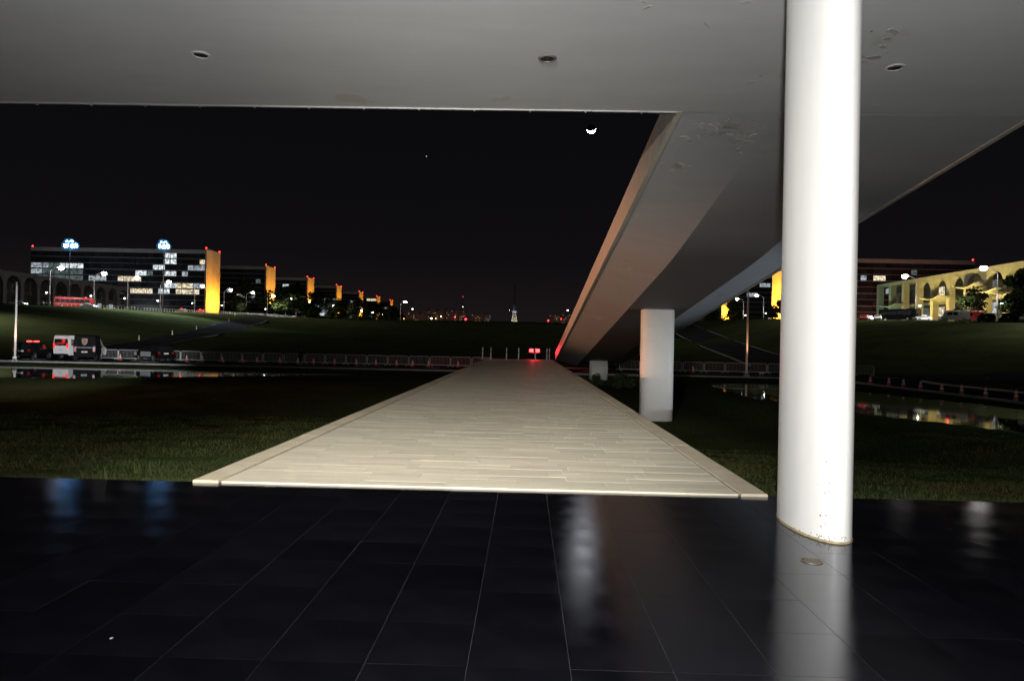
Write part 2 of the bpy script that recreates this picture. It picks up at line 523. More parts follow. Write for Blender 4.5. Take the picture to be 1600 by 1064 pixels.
# ------------------------------------------------------------------ roads and water
def strip(name, pts, width, mtl, lift=0.05, seg=2.0, label=None):
    """a road sheet draped over the ground along a centre line"""
    P = [Vector((a, b)) for a, b in pts]
    c = [P[0]]
    for i in range(len(P) - 1):
        L = (P[i + 1] - P[i]).length
        n = max(1, int(L / seg))
        for k in range(1, n + 1):
            c.append(P[i].lerp(P[i + 1], k / n))
    mb = MB(); vs = []; fs = []
    nw = 5
    for i, p in enumerate(c):
        d = (c[min(i + 1, len(c) - 1)] - c[max(i - 1, 0)]).normalized()
        nrm = Vector((-d.y, d.x))
        for k in range(nw):
            q = p + nrm * (k / (nw - 1) - 0.5) * width
            vs.append((q.x, q.y, gz(q.x, q.y) + lift))
    for i in range(len(c) - 1):
        for k in range(nw - 1):
            fs.append((i * nw + k, i * nw + k + 1, (i + 1) * nw + k + 1, (i + 1) * nw + k))
    mb.add(vs, fs)
    return tag(mb.build(name, mtl), label, kind='structure')

def kerb(pts, name='kerb', w=0.22, h=0.16, seg=3.0):
    P = [Vector((a, b)) for a, b in pts]
    c = [P[0]]
    for i in range(len(P) - 1):
        L = (P[i + 1] - P[i]).length
        n = max(1, int(L / seg))
        for k in range(1, n + 1):
            c.append(P[i].lerp(P[i + 1], k / n))
    vs = []; fs = []
    for i, p in enumerate(c):
        d = (c[min(i + 1, len(c) - 1)] - c[max(i - 1, 0)]).normalized()
        nr = Vector((-d.y, d.x)) * (w / 2)
        z = gz(p.x, p.y)
        a = p + nr; b = p - nr
        vs += [(a.x, a.y, z - 0.3), (a.x, a.y, z + h), (b.x, b.y, z + h), (b.x, b.y, z - 0.3)]
    for i in range(len(c) - 1):
        for k in range(3):
            fs.append((i * 4 + k, i * 4 + k + 1, i * 4 + 4 + k + 1, i * 4 + 4 + k))
    return tag(MB().add(vs, fs).build(name, M_kerb), kind='structure')

strip('street', [(-140, 72), (-4.6, 72), (3.6, 72.2), (60, 72)], 13, M_asphalt, 0.04)
strip('side_road', [(33.6, 15), (33.6, 65.4)], 7, M_asphalt, 0.05)
strip('rising_road', [(-52, 79), (-60, 95), (-110, 280), (-143, 340)], 9, M_asphalt, 0.16)
strip('rising_road', [(30, 79), (36, 95), (60, 267), (98, 340)], 9, M_asphalt, 0.16)
strip('esplanade_road', [(-148, 150), (-148, 900)], 13, M_asphalt, 0.3, 6)
strip('esplanade_road', [(108, 110), (108, 900)], 13, M_asphalt, 0.3, 6)
kerb([(-140, 65.2), (-4.7, 65.2)]); kerb([(3.4, 65.2), (29.8, 65.2)])
kerb([(29.9, 15), (29.9, 65)]); kerb([(37.4, 15), (37.4, 65)])
kerb([(-55.5, 92), (-105.2, 280)]); kerb([(-64.6, 96), (-114.8, 281)])
kerb([(40.6, 95), (64.6, 267)]); kerb([(31.6, 96), (55.4, 267)])
for yy in (78.6,):
    kerb([(-48, yy), (28, yy)])
for i in range(20):
    x = -60 + i * 6
    tag(MB().box(x, x + 3, 71.9, 72.05, gz(x, 72) + 0.04, gz(x, 72) + 0.049).build('lane_marking', M_paint), kind='structure')

def pond(name, poly):
    cx = sum(p[0] for p in poly) / len(poly); cy = sum(p[1] for p in poly) / len(poly)
    q = [(cx + (p[0] - cx) * 1.03, cy + (p[1] - cy) * 1.06) for p in poly]
    me = MB().add([(a, b, -1.43) for a, b in q], [tuple(range(len(q)))])
    o = me.build(name, M_water)
    if o.data.polygons[0].normal.z < 0:
        o.data.flip_normals()
    return tag(o, kind='structure')
pond('water', POOL_L)
pond('water', POOL_R)

# ------------------------------------------------------------------ portico floor: black granite tiles
floor = bpy.data.objects.new('floor', None)
COL.objects.link(floor)
tag(floor, 'polished black granite floor with thin pale joints', kind='structure')
MB().box(-40, 60, -14, 7.90, -0.25, -0.0016).build('bed', M_grout, floor)
TS = 0.54
t0 = MB().bbox(-TS / 2 + 0.0013, TS / 2 - 0.0013, -TS / 2 + 0.0013, TS / 2 - 0.0013, -0.03, 0.0, 0.0003).mesh('tile', M_granite)
X0, Y1 = -6.75, 7.90
rr = random.Random(5)
cols, rows = 26, 11
for r in range(rows):
    for c in range(cols):
        inst('tile', t0, floor, (X0 + (c + 0.5) * TS, Y1 - (r + 0.5) * TS, rr.uniform(-0.0006, 0.0006)),
             (rr.gauss(0, 0.0012), rr.gauss(0, 0.0009), 0))
mb = MB()
for r in range(0, 38):
    for c in range(-46, 82):
        if 0 <= c < cols and r < rows:
            continue
        x = X0 + c * TS; y = Y1 - (r + 1) * TS
        mb.box(x + 0.0022, x + TS - 0.0022, y + 0.0022, y + TS - 0.0022, -0.03, 0)
tag(mb.build('outer_tiles', M_granite, floor), kind='stuff')

# small brass floor outlet by the column and its round lid
fo = thing('floor_outlet', 'small round dull metal floor lid set in the black tiles before the white column', 'floor lid', (2.33, 5.52, 0))
MB().lathe([(0.0, 0.004), (0.062, 0.004), (0.066, 0.002), (0.066, 0.0008)], 24).build('lid', mat('brass', (0.12, 0.10, 0.07), 0.5, 0.5, var=0.4, scale=20), fo)
MB().lathe([(0.072, 0.0008), (0.072, 0.006), (0.084, 0.006), (0.086, 0.0008)], 24).build('rim', mat('brass_rim', (0.16, 0.14, 0.10), 0.5, 0.5, var=0.3, scale=20), fo)
tag(MB().bbox(-0.007, 0.007, -0.008, 0.008, 0, 0.002, 0.0008).build('paper_scrap', M_pole, None, loc=(-2.28, 3.78, 0.0015)),
    'tiny pale scrap of litter on the black floor at lower left', 'litter')

# ------------------------------------------------------------------ travertine walkway
walk = bpy.data.objects.new('walkway', None)
COL.objects.link(walk)
tag(walk, 'long pale travertine walkway running from the black floor to the street', kind='structure')
WX0, WX1, WY0, WY1, WZ = -3.82, 2.80, 7.86, 69.0, 0.022
MB().box(WX0 + 0.10, WX1 - 0.10, WY0 + 0.06, WY1, -0.16, WZ - 0.007).build('bed', M_bed, walk)
MB().box(WX0 + 0.35, WX1 - 0.35, WY0 + 0.25, WY1 - 0.1, -2.4, -0.155).build('plinth', M_concrete_dark, walk)
RD = 0.24
EW = 0.30
rr = random.Random(11)
slab = MB().bbox(-0.5, 0.5, -0.5, 0.5, -0.5, 0.5, 0.004).mesh('paving_slab', M_trav)
far = MB(); count = 0
y = WY0
while y < WY1 - 0.05:
    d = min(RD, WY1 - y)
    x = WX0 + EW + 0.03
    end = WX1 - EW - 0.03
    first = True
    while x < end - 0.02:
        L = rr.uniform(0.6, 1.15) * (rr.uniform(0.4, 1.0) if first else 1)
        first = False
        if end - (x + L) < 0.3:
            L = end - x
        zt = WZ + rr.uniform(-0.0015, 0.001)
        if count < 290:
            inst('paving_slab', slab, walk, (x + L / 2, y + d / 2, zt - 0.03), (rr.gauss(0, 0.002), rr.gauss(0, 0.001), 0), (L - 0.0025, d - 0.0025, 0.06))
            count += 1
        else:
            far.box(x + 0.00125, x + L - 0.00125, y + 0.00125, y + d - 0.00125, zt - 0.06, zt)
        x += L
    y += RD
tag(far.build('far_paving', M_trav, walk), kind='stuff')
for sx_ in (0, 1):
    y = WY0 - 0.02
    k = 0
    while y < WY1:
        L = min(1.9 + rr.uniform(-0.1, 0.1), WY1 - y)
        a = WX0 if sx_ == 0 else WX1 - EW
        o = MB().bbox(a, a + EW, y + 0.004, y + L - 0.004, -0.035, WZ + 0.010 + rr.uniform(-0.003, 0.003), 0.006).build('edge_slab', M_trav_edge, walk)
        y += L
# apron at the far end
tag(MB().add([(WX0, WY1, 0.02), (WX1, WY1, 0.02), (WX1, WY1 + 6, -1.15), (WX0, WY1 + 6, -1.15), (WX0, WY1, -1.4), (WX1, WY1, -1.4), (WX1, WY1 + 6, -1.4), (WX0, WY1 + 6, -1.4)],
    [(0, 1, 2, 3), (0, 4, 5, 1), (1, 5, 6, 2), (3, 7, 4, 0)]).build('apron', M_asphalt, walk))

# ------------------------------------------------------------------ portico roof
CZ = 6.65
CY = 14.5
roof = thing('portico_roof', 'wide grey painted concrete portico roof overhead with worn patches', 'roof', (0, 0, 0))
MB().box(-40, 60, -16, CY, CZ, CZ + 1.0).build('slab', M_ceil, roof)
edge = MB()
x = -40.0
while x < 3.1:
    L = min(1.18, 3.1 - x)
    inst_y = CY - 0.035
    edge.box(x + 0.004, x + L - 0.004, inst_y, CY + 0.012, CZ - 0.028 - random.uniform(0, 0.008), CZ - 0.004)
    x += 1.18
edge.build('drip_edge', M_pole, roof)
x = -13.0
while x < 3.0:
    MB().bbox(x, x + 0.03, CY - 0.05, CY + 0.02, CZ - 0.055, CZ - 0.02, 0.004).build('clip', M_metal, roof)
    x += 1.18
# loose paint flakes hanging from the underside
def flakes(parent, spots, seed, zfun, mtl):
    rg = random.Random(seed)
    mb = MB()
    for (cx, cy, rad, n) in spots:
        for i in range(n):
            a = rg.uniform(0, 6.28); d = rad * math.sqrt(rg.random())
            px, py = cx + d * math.cos(a), cy + d * math.sin(a)
            k = rg.randint(5, 8); s = rg.uniform(0.03, 0.12)
            st = rg.uniform(0.4, 1.6); an = rg.uniform(0, 3.14)
            tx, ty = rg.uniform(-0.10, 0.10), rg.uniform(-0.10, 0.10)
            ring = []
            for j in range(k):
                t = 6.283 * j / k
                q = s * rg.uniform(0.5, 1.1)
                ux, uy = q * math.cos(t) * st, q * math.sin(t) / st
                ring.append((px + ux * math.cos(an) - uy * math.sin(an), py + ux * math.sin(an) + uy * math.cos(an)))
            vs = []
            for (qx, qy) in ring:
                vs.append((qx, qy, zfun(qx, qy) - 0.003 - abs((qx - px) * tx + (qy - py) * ty)))
            for (qx, qy) in ring:
                vs.append((qx, qy, zfun(qx, qy) - 0.001))
            fs = [tuple(range(k - 1, -1, -1))] + [(j, (j + 1) % k, k + (j + 1) % k, k + j) for j in range(k)]
            mb.add(vs, fs)
    return tag(mb.build('peeling_paint', mtl, parent), kind='stuff')
M_flake = mat('old_paint', (0.60, 0.59, 0.55), 0.8, var=0.3, scale=4, rnd=0.3)
flakes(roof, [(4.7, 12.3, 0.8, 18), (5.4, 11.2, 0.7, 14), (2.2, 10.6, 1.2, 5)], 4, lambda a, b: CZ, M_flake)

def downlight(x, y, label):
    t = thing('downlight', label, 'ceiling light', (x, y, CZ), 0, 'recessed ceiling lights of the portico')
    MB().lathe([(0.118, -0.004), (0.122, -0.022), (0.150, -0.020), (0.165, -0.003)], 28).build('rim', M_metal if x > -1 and x < 1 else M_white, t, True)
    MB().lathe([(0.0, -0.0045), (0.117, -0.0045), (0.119, -0.009)], 28).build('lens', mat('dark_recess_disc', (0.03, 0.028, 0.022), 0.2, var=0.3, scale=20), t, True)  # dark disc stands in for the shaded hollow of the recess
downlight(-5.82, 11.9, 'unlit recessed ceiling light with a white rim, leftmost of the three')
downlight(0.28, 11.87, 'unlit recessed ceiling light with a metal rim, middle of the three')
downlight(6.37, 12.06, 'unlit recessed ceiling light right of the white column')

# building front behind the camera
lob = thing('lobby_front', 'glazed lobby front behind the portico floor', 'building', (0, -13.6, 0))
MB().box(-40, 60, -0.4, 0.0, 0, 0.5).box(-40, 60, -0.4, 0.0, 5.2, 6.64).build('wall', M_concrete_dark, lob)
for i in range(-9, 14):
    MB().box(i * 4.4 - 0.06, i * 4.4 + 0.06, -0.32, 0.02, 0.5, 5.2).build('mullion', M_metal, lob)
    MB().box(i * 4.4 + 0.065, i * 4.4 + 4.335, -0.2, -0.17, 0.5, 5.2).build('pane', M_glass, lob)

# ------------------------------------------------------------------ the big white column
def ellipse(a, b, n=48, p=2.0):
    out = []
    for k in range(n):
        t = 2 * math.pi * k / n
        c, s_ = math.cos(t), math.sin(t)
        out.append((a * math.copysign(abs(c) ** (2 / p), c), b * math.copysign(abs(s_) ** (2 / p), s_)))
    return out
colm = thing('column', 'massive white oval column standing on the black floor at right', 'column', (2.79, 6.62, 0))
nseg = 14
A, B = 0.255, 0.60
prof = ellipse(A, B, 64)
vs = []; fs = []
for i in range(nseg + 1):
    z = 0.0 + CZ * i / nseg
    for (ex, ey) in prof:
        vs.append((ex, ey, z))
n = len(prof)
for i in range(nseg):
    for k in range(n):
        fs.append((i * n + k, i * n + (k + 1) % n, (i + 1) * n + (k + 1) % n, (i + 1) * n + k))
MB().add(vs, fs).build('shaft', M_colp, colm, True)
# mastic bead at the foot
vs = []; fs = []
rg = random.Random(3)
ring = ellipse(1, 1, 96)
for (rad, z) in ((0.010, 0.001), (0.009, 0.010), (0.0005, 0.020)):
    for k, (ex, ey) in enumerate(ring):
        q = rad * (0.7 + 0.6 * noise.noise(Vector((ex * 9, ey * 9, 0))) ** 2)
        vs.append((ex * (A + q), ey * (B + q), z + 0.004 * noise.noise(Vector((ex * 14, ey * 14, 5)))))
for i in range(2):
    for k in range(96):
        fs.append((i * 96 + k, i * 96 + (k + 1) % 96, (i + 1) * 96 + (k + 1) % 96, (i + 1) * 96 + k))
MB().add(vs, fs).build('mastic_bead', mat('old_mastic', (0.42, 0.34, 0.20), 0.7, var=0.4, scale=12), colm, True)
# chips in the paint near the foot
mb = MB()
for i in range(46):
    t = rg.gauss(-2.02, 0.10) if i < 26 else rg.uniform(-3.0, -1.3)
    z = rg.choice([rg.gauss(0.19, 0.035), rg.gauss(0.45, 0.03), rg.uniform(0.02, 0.06), rg.uniform(0.02, 0.05), rg.gauss(0.6, .1)]) if i < 26 else rg.uniform(0.02, 0.07)
    z = max(0.015, z)
    s_ = rg.uniform(0.003, 0.010)
    k = 6; vv = []
    for j in range(k):
        a = 6.283 * j / k
        dt = s_ * math.cos(a) * rg.uniform(0.6, 1.2) / 0.45
        dz = s_ * math.sin(a) * rg.uniform(0.6, 1.5)
        vv.append(((A + 0.0012) * math.cos(t + dt), (B + 0.0012) * math.sin(t + dt), z + dz))
    mb.add(vv, [tuple(range(k))])
tag(mb.build('paint_chips', mat('bare_plaster', (0.34, 0.29, 0.19), 0.9, var=0.4, scale=30), colm), kind='stuff')

# ------------------------------------------------------------------ the ramp
def soff(y):           # height of the ramp's lower edge
    return 6.647 - 0.11975 * (y - 14.5)
RX0, RX1 = 3.18, 10.55
ramp = thing('access_ramp', 'long pale concrete ramp sloping down from the portico roof to the street', 'ramp', (0, 0, 0))
ysr = [CY + 0.002] + list(np.linspace(15, 30, 31)) + list(np.linspace(31, 70.2, 40))
vs = []; fs = []
for y in ysr:
    s0 = soff(y)
    t = 0.50 * float(sm(15, 27, y))
    for (px, pz) in [(RX0 + 0.05, s0 + 0.03), (5.35, s0 - t), (8.45, s0 - t), (RX1 - 0.05, s0 + 0.03), (RX1 - 0.05, s0 + 0.5), (RX0 + 0.05, s0 + 0.5)]:
        vs.append((px, y, pz))
k6 = 6
for i in range(len(ysr) - 1):
    for k in range(k6):
        fs.append((i * k6 + k, i * k6 + k6 + k, i * k6 + k6 + (k + 1) % k6, i * k6 + (k + 1) % k6))
fs.append(tuple(range(k6 - 1, -1, -1)))
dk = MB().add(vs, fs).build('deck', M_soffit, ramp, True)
dk.data.set_sharp_from_angle(angle=R(3.0))
def fascia(x0, x1):
    y = CY + 0.01
    n = 0
    while y < 70:
        L = min(7.2, 70.3 - y)
        a, b = y + 0.004, y + L - 0.004
        MB().add([(x0, a, soff(a)), (x1, a, soff(a)), (x1, b, soff(b)), (x0, b, soff(b)),
                  (x0, a, soff(a) + .82), (x1, a, soff(a) + .82), (x1, b, soff(b) + .82), (x0, b, soff(b) + .82)],
                 [(3, 2, 1, 0), (4, 5, 6, 7), (0, 1, 5, 4), (1, 2, 6, 5), (2, 3, 7, 6), (3, 0, 4, 7)]).build('fascia_panel', M_fascia, ramp)
        y += L
fascia(RX0 - 0.07, RX0 + 0.045)
fascia(RX1 - 0.045, RX1 + 0.07)
flakes(ramp, [(4.4, 15.6, 0.9, 34), (3.8, 17.5, 0.5, 8), (5.0, 16.4, 0.9, 10), (4.2, 29, 1.0, 8), (4.4, 40, 1.2, 10), (4.6, 52, 1.2, 10), (9.3, 31, 1, 8), (9.4, 46, 1.0, 14)], 9,
       lambda a, b: soff(b) + 0.03 - (0.50 * float(sm(15, 27, b)) + .03) * min(1, max(0, (a - RX0 - .05) / (5.35 - RX0 - .05), 0) if a < 7 else max(0, (RX1 - .05 - a) / (RX1 - .05 - 8.45))), M_flake)

def pillar(x, y, hw, hd, label, top):
    z0 = gz(x, y) - 0.3
    t = thing('ramp_pillar', label, 'pillar', (x, y, gz(x, y)), 0, 'white pillars under the ramp')
    o = MB().prism(ellipse(hw, hd, 56, 2.9), z0 - t.location.z, top - t.location.z).build('shaft', M_plaster, t, False)
    for p in o.data.polygons:
        p.use_smooth = len(p.vertices) == 4
    cap = MB().prism(ellipse(hw * 0.96, hd * 0.94, 56, 2.9), top - 0.002 - t.location.z, top + 0.10 - t.location.z).build('bearing', M_concrete_dark, t)
pillar(6.92, 36.0, 0.86, 0.52, 'broad white pillar under the middle of the ramp', soff(36) - 0.50 - 0.02)
pillar(6.95, 64.5, 0.86, 0.52, 'short white pillar under the foot of the ramp', soff(64.5) - 0.50 - 0.02)

# ------------------------------------------------------------------ lamps of the place, and added ones
def floodlight(x, y, z, target, power, color, angle, label, gmat, blend=0.7, tall=0.5):
    t = thing('floodlight', label, 'floodlight', (x, y, z))
    MB().bbox(-0.2, 0.2, -0.2, 0.2, 0, 0.06).build('base', M_metal, t)
    for sd in (-0.16, 0.16):
        MB().tube([(sd, 0, 0.05), (sd, 0, tall)], 0.02).build('bracket', M_metal, t)
    d = (Vector(target) - Vector((x, y, z + tall))).normalized()
    q = d.to_track_quat('-Z', 'Y').to_matrix().to_4x4()
    h = MB().prism([(-0.17, -0.13), (0.17, -0.13), (0.17, 0.13), (-0.17, 0.13)], 0, 0.16).build('housing', M_metal, t, loc=(0, 0, tall))
    h.rotation_euler = q.to_euler()
    l = MB().add([(-0.15, -0.11, -0.003), (0.15, -0.11, -0.003), (0.15, 0.11, -0.003), (-0.15, 0.11, -0.003)], [(3, 2, 1, 0)]).build('lens', gmat, t, loc=(0, 0, tall))
    l.rotation_euler = q.to_euler()
    pos = Vector((x, y, z + tall)) + d * 0.08
    spot('flood_beam', pos, target, power, color, angle, blend, 0.12, t)
    return t

# fill floodlights added under the portico roof behind the photographer: one along the walkway, one towards the parked vehicles
def added_flood(x, y, z, target, power, color, angle, label, blend):
    t = thing('floodlight', label, 'floodlight', (x, y, z), 0, 'floodlights added under the portico roof')
    MB().tube([(0, 0, 0.12), (0, 0, CZ - z)], 0.025, 8).build('stem', M_metal, t)
    d = (Vector(target) - Vector((x, y, z))).normalized()
    e_ = d.to_track_quat('-Z', 'Y').to_euler()
    MB().prism([(-0.2, -0.15), (0.2, -0.15), (0.2, 0.15), (-0.2, 0.15)], 0, 0.16).build('housing', M_metal, t).rotation_euler = e_
    MB().add([(-0.18, -0.13, -0.003), (0.18, -0.13, -0.003), (0.18, 0.13, -0.003), (-0.18, 0.13, -0.003)], [(3, 2, 1, 0)]).build('lens', M_glow_white, t).rotation_euler = e_
    spot('flood_beam', Vector((x, y, z)) + d * 0.1, target, power, color, angle, blend, 0.14, t)
added_flood(-3.0, -4.0, 5.5, (0.0, 25, -0.6), 19000, (1.0, 0.96, 0.88), 47, 'floodlight added under the roof behind the camera aimed down the walkway', 1.0)
added_flood(-4.0, -4.0, 5.5, (-48, 76, 0.5), 230000, (0.95, 0.97, 1.0), 15, 'floodlight added under the roof behind the camera aimed at the left street', 0.8)
# white ground floodlight added on the right lawn to brighten the ramp's underside
floodlight(33.0, 21.0, gz(33, 21), (8.0, 32, 5.6), 10000, (0.82, 0.90, 1.0), 52, 'white ground floodlight added on the right lawn outside the view', M_glow_small, 0.8)

def street_lamp(x, y, H, side, label, power=5200, small=True, color=WHITE, head=1.0):
    z = gz(x, y)
    t = thing('street_lamp', label, 'street lamp', (x, y, z), 0, 'street lamps along the esplanade roads')
    a = 3.0 * side
    pts = [(0, 0, 0), (0, 0, H * 0.55), (0, 0, H * 0.86)]
    for k in range(1, 7):
        q = k / 6
        pts.append((a * (1 - math.cos(q * math.pi / 2)), 0, H * 0.86 + H * 0.14 * math.sin(q * math.pi / 2)))
    MB().tube(pts, [0.17, 0.14, 0.11] + [0.1] * 6, 8).build('pole', M_pole, t, True)
    hd = MB().lathe([(0.0, 0.50), (0.25, 0.48), (0.50, 0.36), (0.60, 0.20)], 12, (a + 0.45 * side, 0, H - 0.02)).build('lamp_hood', M_metal, t, True)
    MB().lathe([(0.58 * head, 0.22 * head), (0.74 * head, -0.08), (0.68 * head, -0.40), (0.42 * head, -0.70), (0.0, -0.82)], 12, (a + 0.45 * side, 0, H - 0.02)).build('lamp_globe', M_glow_white, t, True)
    if small:
        MB().tube([(0, 0, 4.3), (-0.5 * side, 0, 4.6), (-0.9 * side, 0, 4.6)], 0.05).build('side_arm', M_pole, t)
        MB().lathe([(0, 0.2), (0.24, 0.1), (0.26, -0.05), (0.0, -0.18)], 10, (-1.05 * side, 0, 4.55)).build('side_globe', M_glow_small, t, True)
    spot('lamp_light', (x + a + 0.45 * side, y, z + H - 1.3), (x + a + 9 * side, y + 2, z), power, color, 150, 0.5, 0.35, t)
    return t

LL = [(-150, 212), (-150, 234), (-150, 254), (-150, 277), (-150, 306), (-150, 336), (-150, 363), (-150, 393), (-150, 423), (-150, 460), (-150, 515), (-150, 606), (-150, 650), (-150, 695)]
for i, (x, y) in enumerate(LL):
    street_lamp(x, y, 12.6, 1, 'street lamp with a bright white head, %s from the left along the left road' % ORD[i], 34000, y < 400)
RL = [(113, 166), (113, 200), (113, 327), (113, 357), (113, 395)]
RLL = ['tall street lamp before the arches, rightmost', 'street lamp above the black coach near the white column', 'street lamp just left of the white column beside the amber wall',
       'street lamp between the two amber walls at right', 'small far street lamp beneath the ramp edge']
for i, (x, y) in enumerate(RL):
    street_lamp(x, y, 13.2, -1, RLL[i], 55000, True)
floodlight(-54, 30, gz(-54, 30), (3.2, 38, 6.0), 92000, (1.0, 0.44, 0.22), 44, 'sodium ground floodlight added on the left lawn outside the view', M_glow_amber, 0.8, 1.5)  # added out of view to warm the ramp's left side
floodlight(186, 336, gz(186, 336), (186, 365, gz(186, 336) + 33), 12000, (1.0, 0.45, 0.30), 125, 'reddish floodlight behind the palace before the office block', M_glow_amber)
floodlight(-232, 338, gz(-232, 338), (-230, 378, gz(-232, 338) + 31), 11000, (0.85, 0.90, 1.0), 125, 'white floodlight added before the long dark office block', M_glow_small)  # added to lift the dark facade and parapet
street_lamp(93, 104, 11, -1, 'street lamp added above the right bank outside the view', 13000, False)  # added out of view to brighten the right slope
street_lamp(-116, 126, 12, 1, 'street lamp added above the left bank outside the view', 20000, False)  # added out of view to brighten the left slope
street_lamp(-94, 510, 14, 1, 'bright street lamp at the far end of the amber walls', 9000, False, WHITE, 1.6)

def flood_mast(x, y, ztop, label, heads):
    z = gz(x, y)
    t = thing('floodlight_mast', label, 'floodlight mast', (x, y, z), 0, 'tall floodlight masts')
    H = ztop - z
    MB().tube([(0, 0, 0), (0, 0, H * 0.5), (0, 0, H)], [0.22, 0.16, 0.1], 8).build('mast', M_concrete_dark, t, True)
    MB().box(-1.7, 1.7, -0.08, 0.08, H - 0.05, H + 0.05).box(-1.7, 1.7, -0.08, 0.08, H + 0.85, H + 0.95).build('crossbar', M_metal, t)
    for (px, pz) in [(a_ * 1.12, b_ * 1.12) for a_, b_ in heads]:
        MB().lathe([(0.0, 0.5), (0.35, 0.42), (0.73, 0.0)], 12).build('lamp_housing', M_metal, t, True, (px, -0.1, H + pz)).rotation_euler = (R(-78), 0, 0)
        MB().lathe([(0.73, 0.02), (1.05, -0.05), (1.35, -0.16)], 14).build('halo_ring', M_glow_halo, t, True, (px, -0.1, H + pz)).rotation_euler = (R(-78), 0, 0)  # faintly glowing ring that draws the lamp's halo as a solid shape
        MB().lathe([(0.0, -0.06), (0.45, -0.03), (0.72, 0.0)], 12).build('lamp_face', M_glow_cool, t, True, (px, -0.1, H + pz)).rotation_euler = (R(-78), 0, 0)
    spot('mast_light', (x, y - 0.8, z + H + 0.3), (x * 0.72, y - 46, gz(x * 0.72, y - 46) - 48), 90000, COOL, 80, 0.8, 0.8, t)
flood_mast(-152, 224, EYE + 138 * 224 / 1067, 'tall mast with a blinding blue-white floodlight cluster over the left building roof', [(-1.25, 0.0), (-0.25, 0.1), (0.8, -0.05), (1.7, 0.1), (-0.6, 0.95), (0.5, 1.0)])
flood_mast(-122, 227, EYE + 139.5 * 227 / 1067, 'tall mast with a blue-white floodlight cluster left of the first amber wall', [(-1.0, 0.1), (0.0, -0.1), (1.0, 0.05), (0.4, 0.9), (-0.5, 1.0)])

# ------------------------------------------------------------------ ministry blocks
M_min_wall = mat('ministry_slab', (0.66, 0.64, 0.62), 0.7, var=0.2, scale=0.3)
M_gable = mat('gable_concrete', (0.62, 0.58, 0.50), 0.8, var=0.25, scale=0.25, stretch=(1, 1, 0.25), bump=0.1, bscale=2)
M_win_dark = mat('dark_window', (0.050, 0.054, 0.062), 0.2, spec=0.6, rnd=0.5, var=0.2, scale=1)
M_lit = [glow('lit_window_white', (0.86, 0.95, 1.0), 1.0), glow('lit_window_warm', (1.0, 0.86, 0.60), 0.95),
         glow('lit_window_dim', (0.55, 0.72, 0.72), 0.16), glow('lit_window_soft', (0.75, 0.85, 0.95), 0.5)]
for m_ in M_lit:
    n_ = m_.node_tree; b_ = n_.nodes['Principled BSDF']
    t_ = n_.nodes.new('ShaderNodeTexCoord'); z_ = n_.nodes.new('ShaderNodeTexNoise'); z_.inputs['Scale'].default_value = 1.1
    o_ = n_.nodes.new('ShaderNodeObjectInfo'); a_ = n_.nodes.new('ShaderNodeVectorMath'); a_.operation = 'ADD'
    n_.links.new(t_.outputs['Object'], a_.inputs[0]); n_.links.new(o_.outputs['Location'], a_.inputs[1]); n_.links.new(a_.outputs[0], z_.inputs['Vector'])
    r_ = n_.nodes.new('ShaderNodeMapRange'); r_.inputs['From Min'].default_value = 0.35; r_.inputs['From Max'].default_value = 0.65
    es = b_.inputs['Emission Strength'].default_value
    r_.inputs['To Min'].default_value = es * 0.25; r_.inputs['To Max'].default_value = es * 1.25
    n_.links.new(z_.outputs['Fac'], r_.inputs['Value']); n_.links.new(r_.outputs[0], b_.inputs['Emission Strength'])
FLOORS = 10
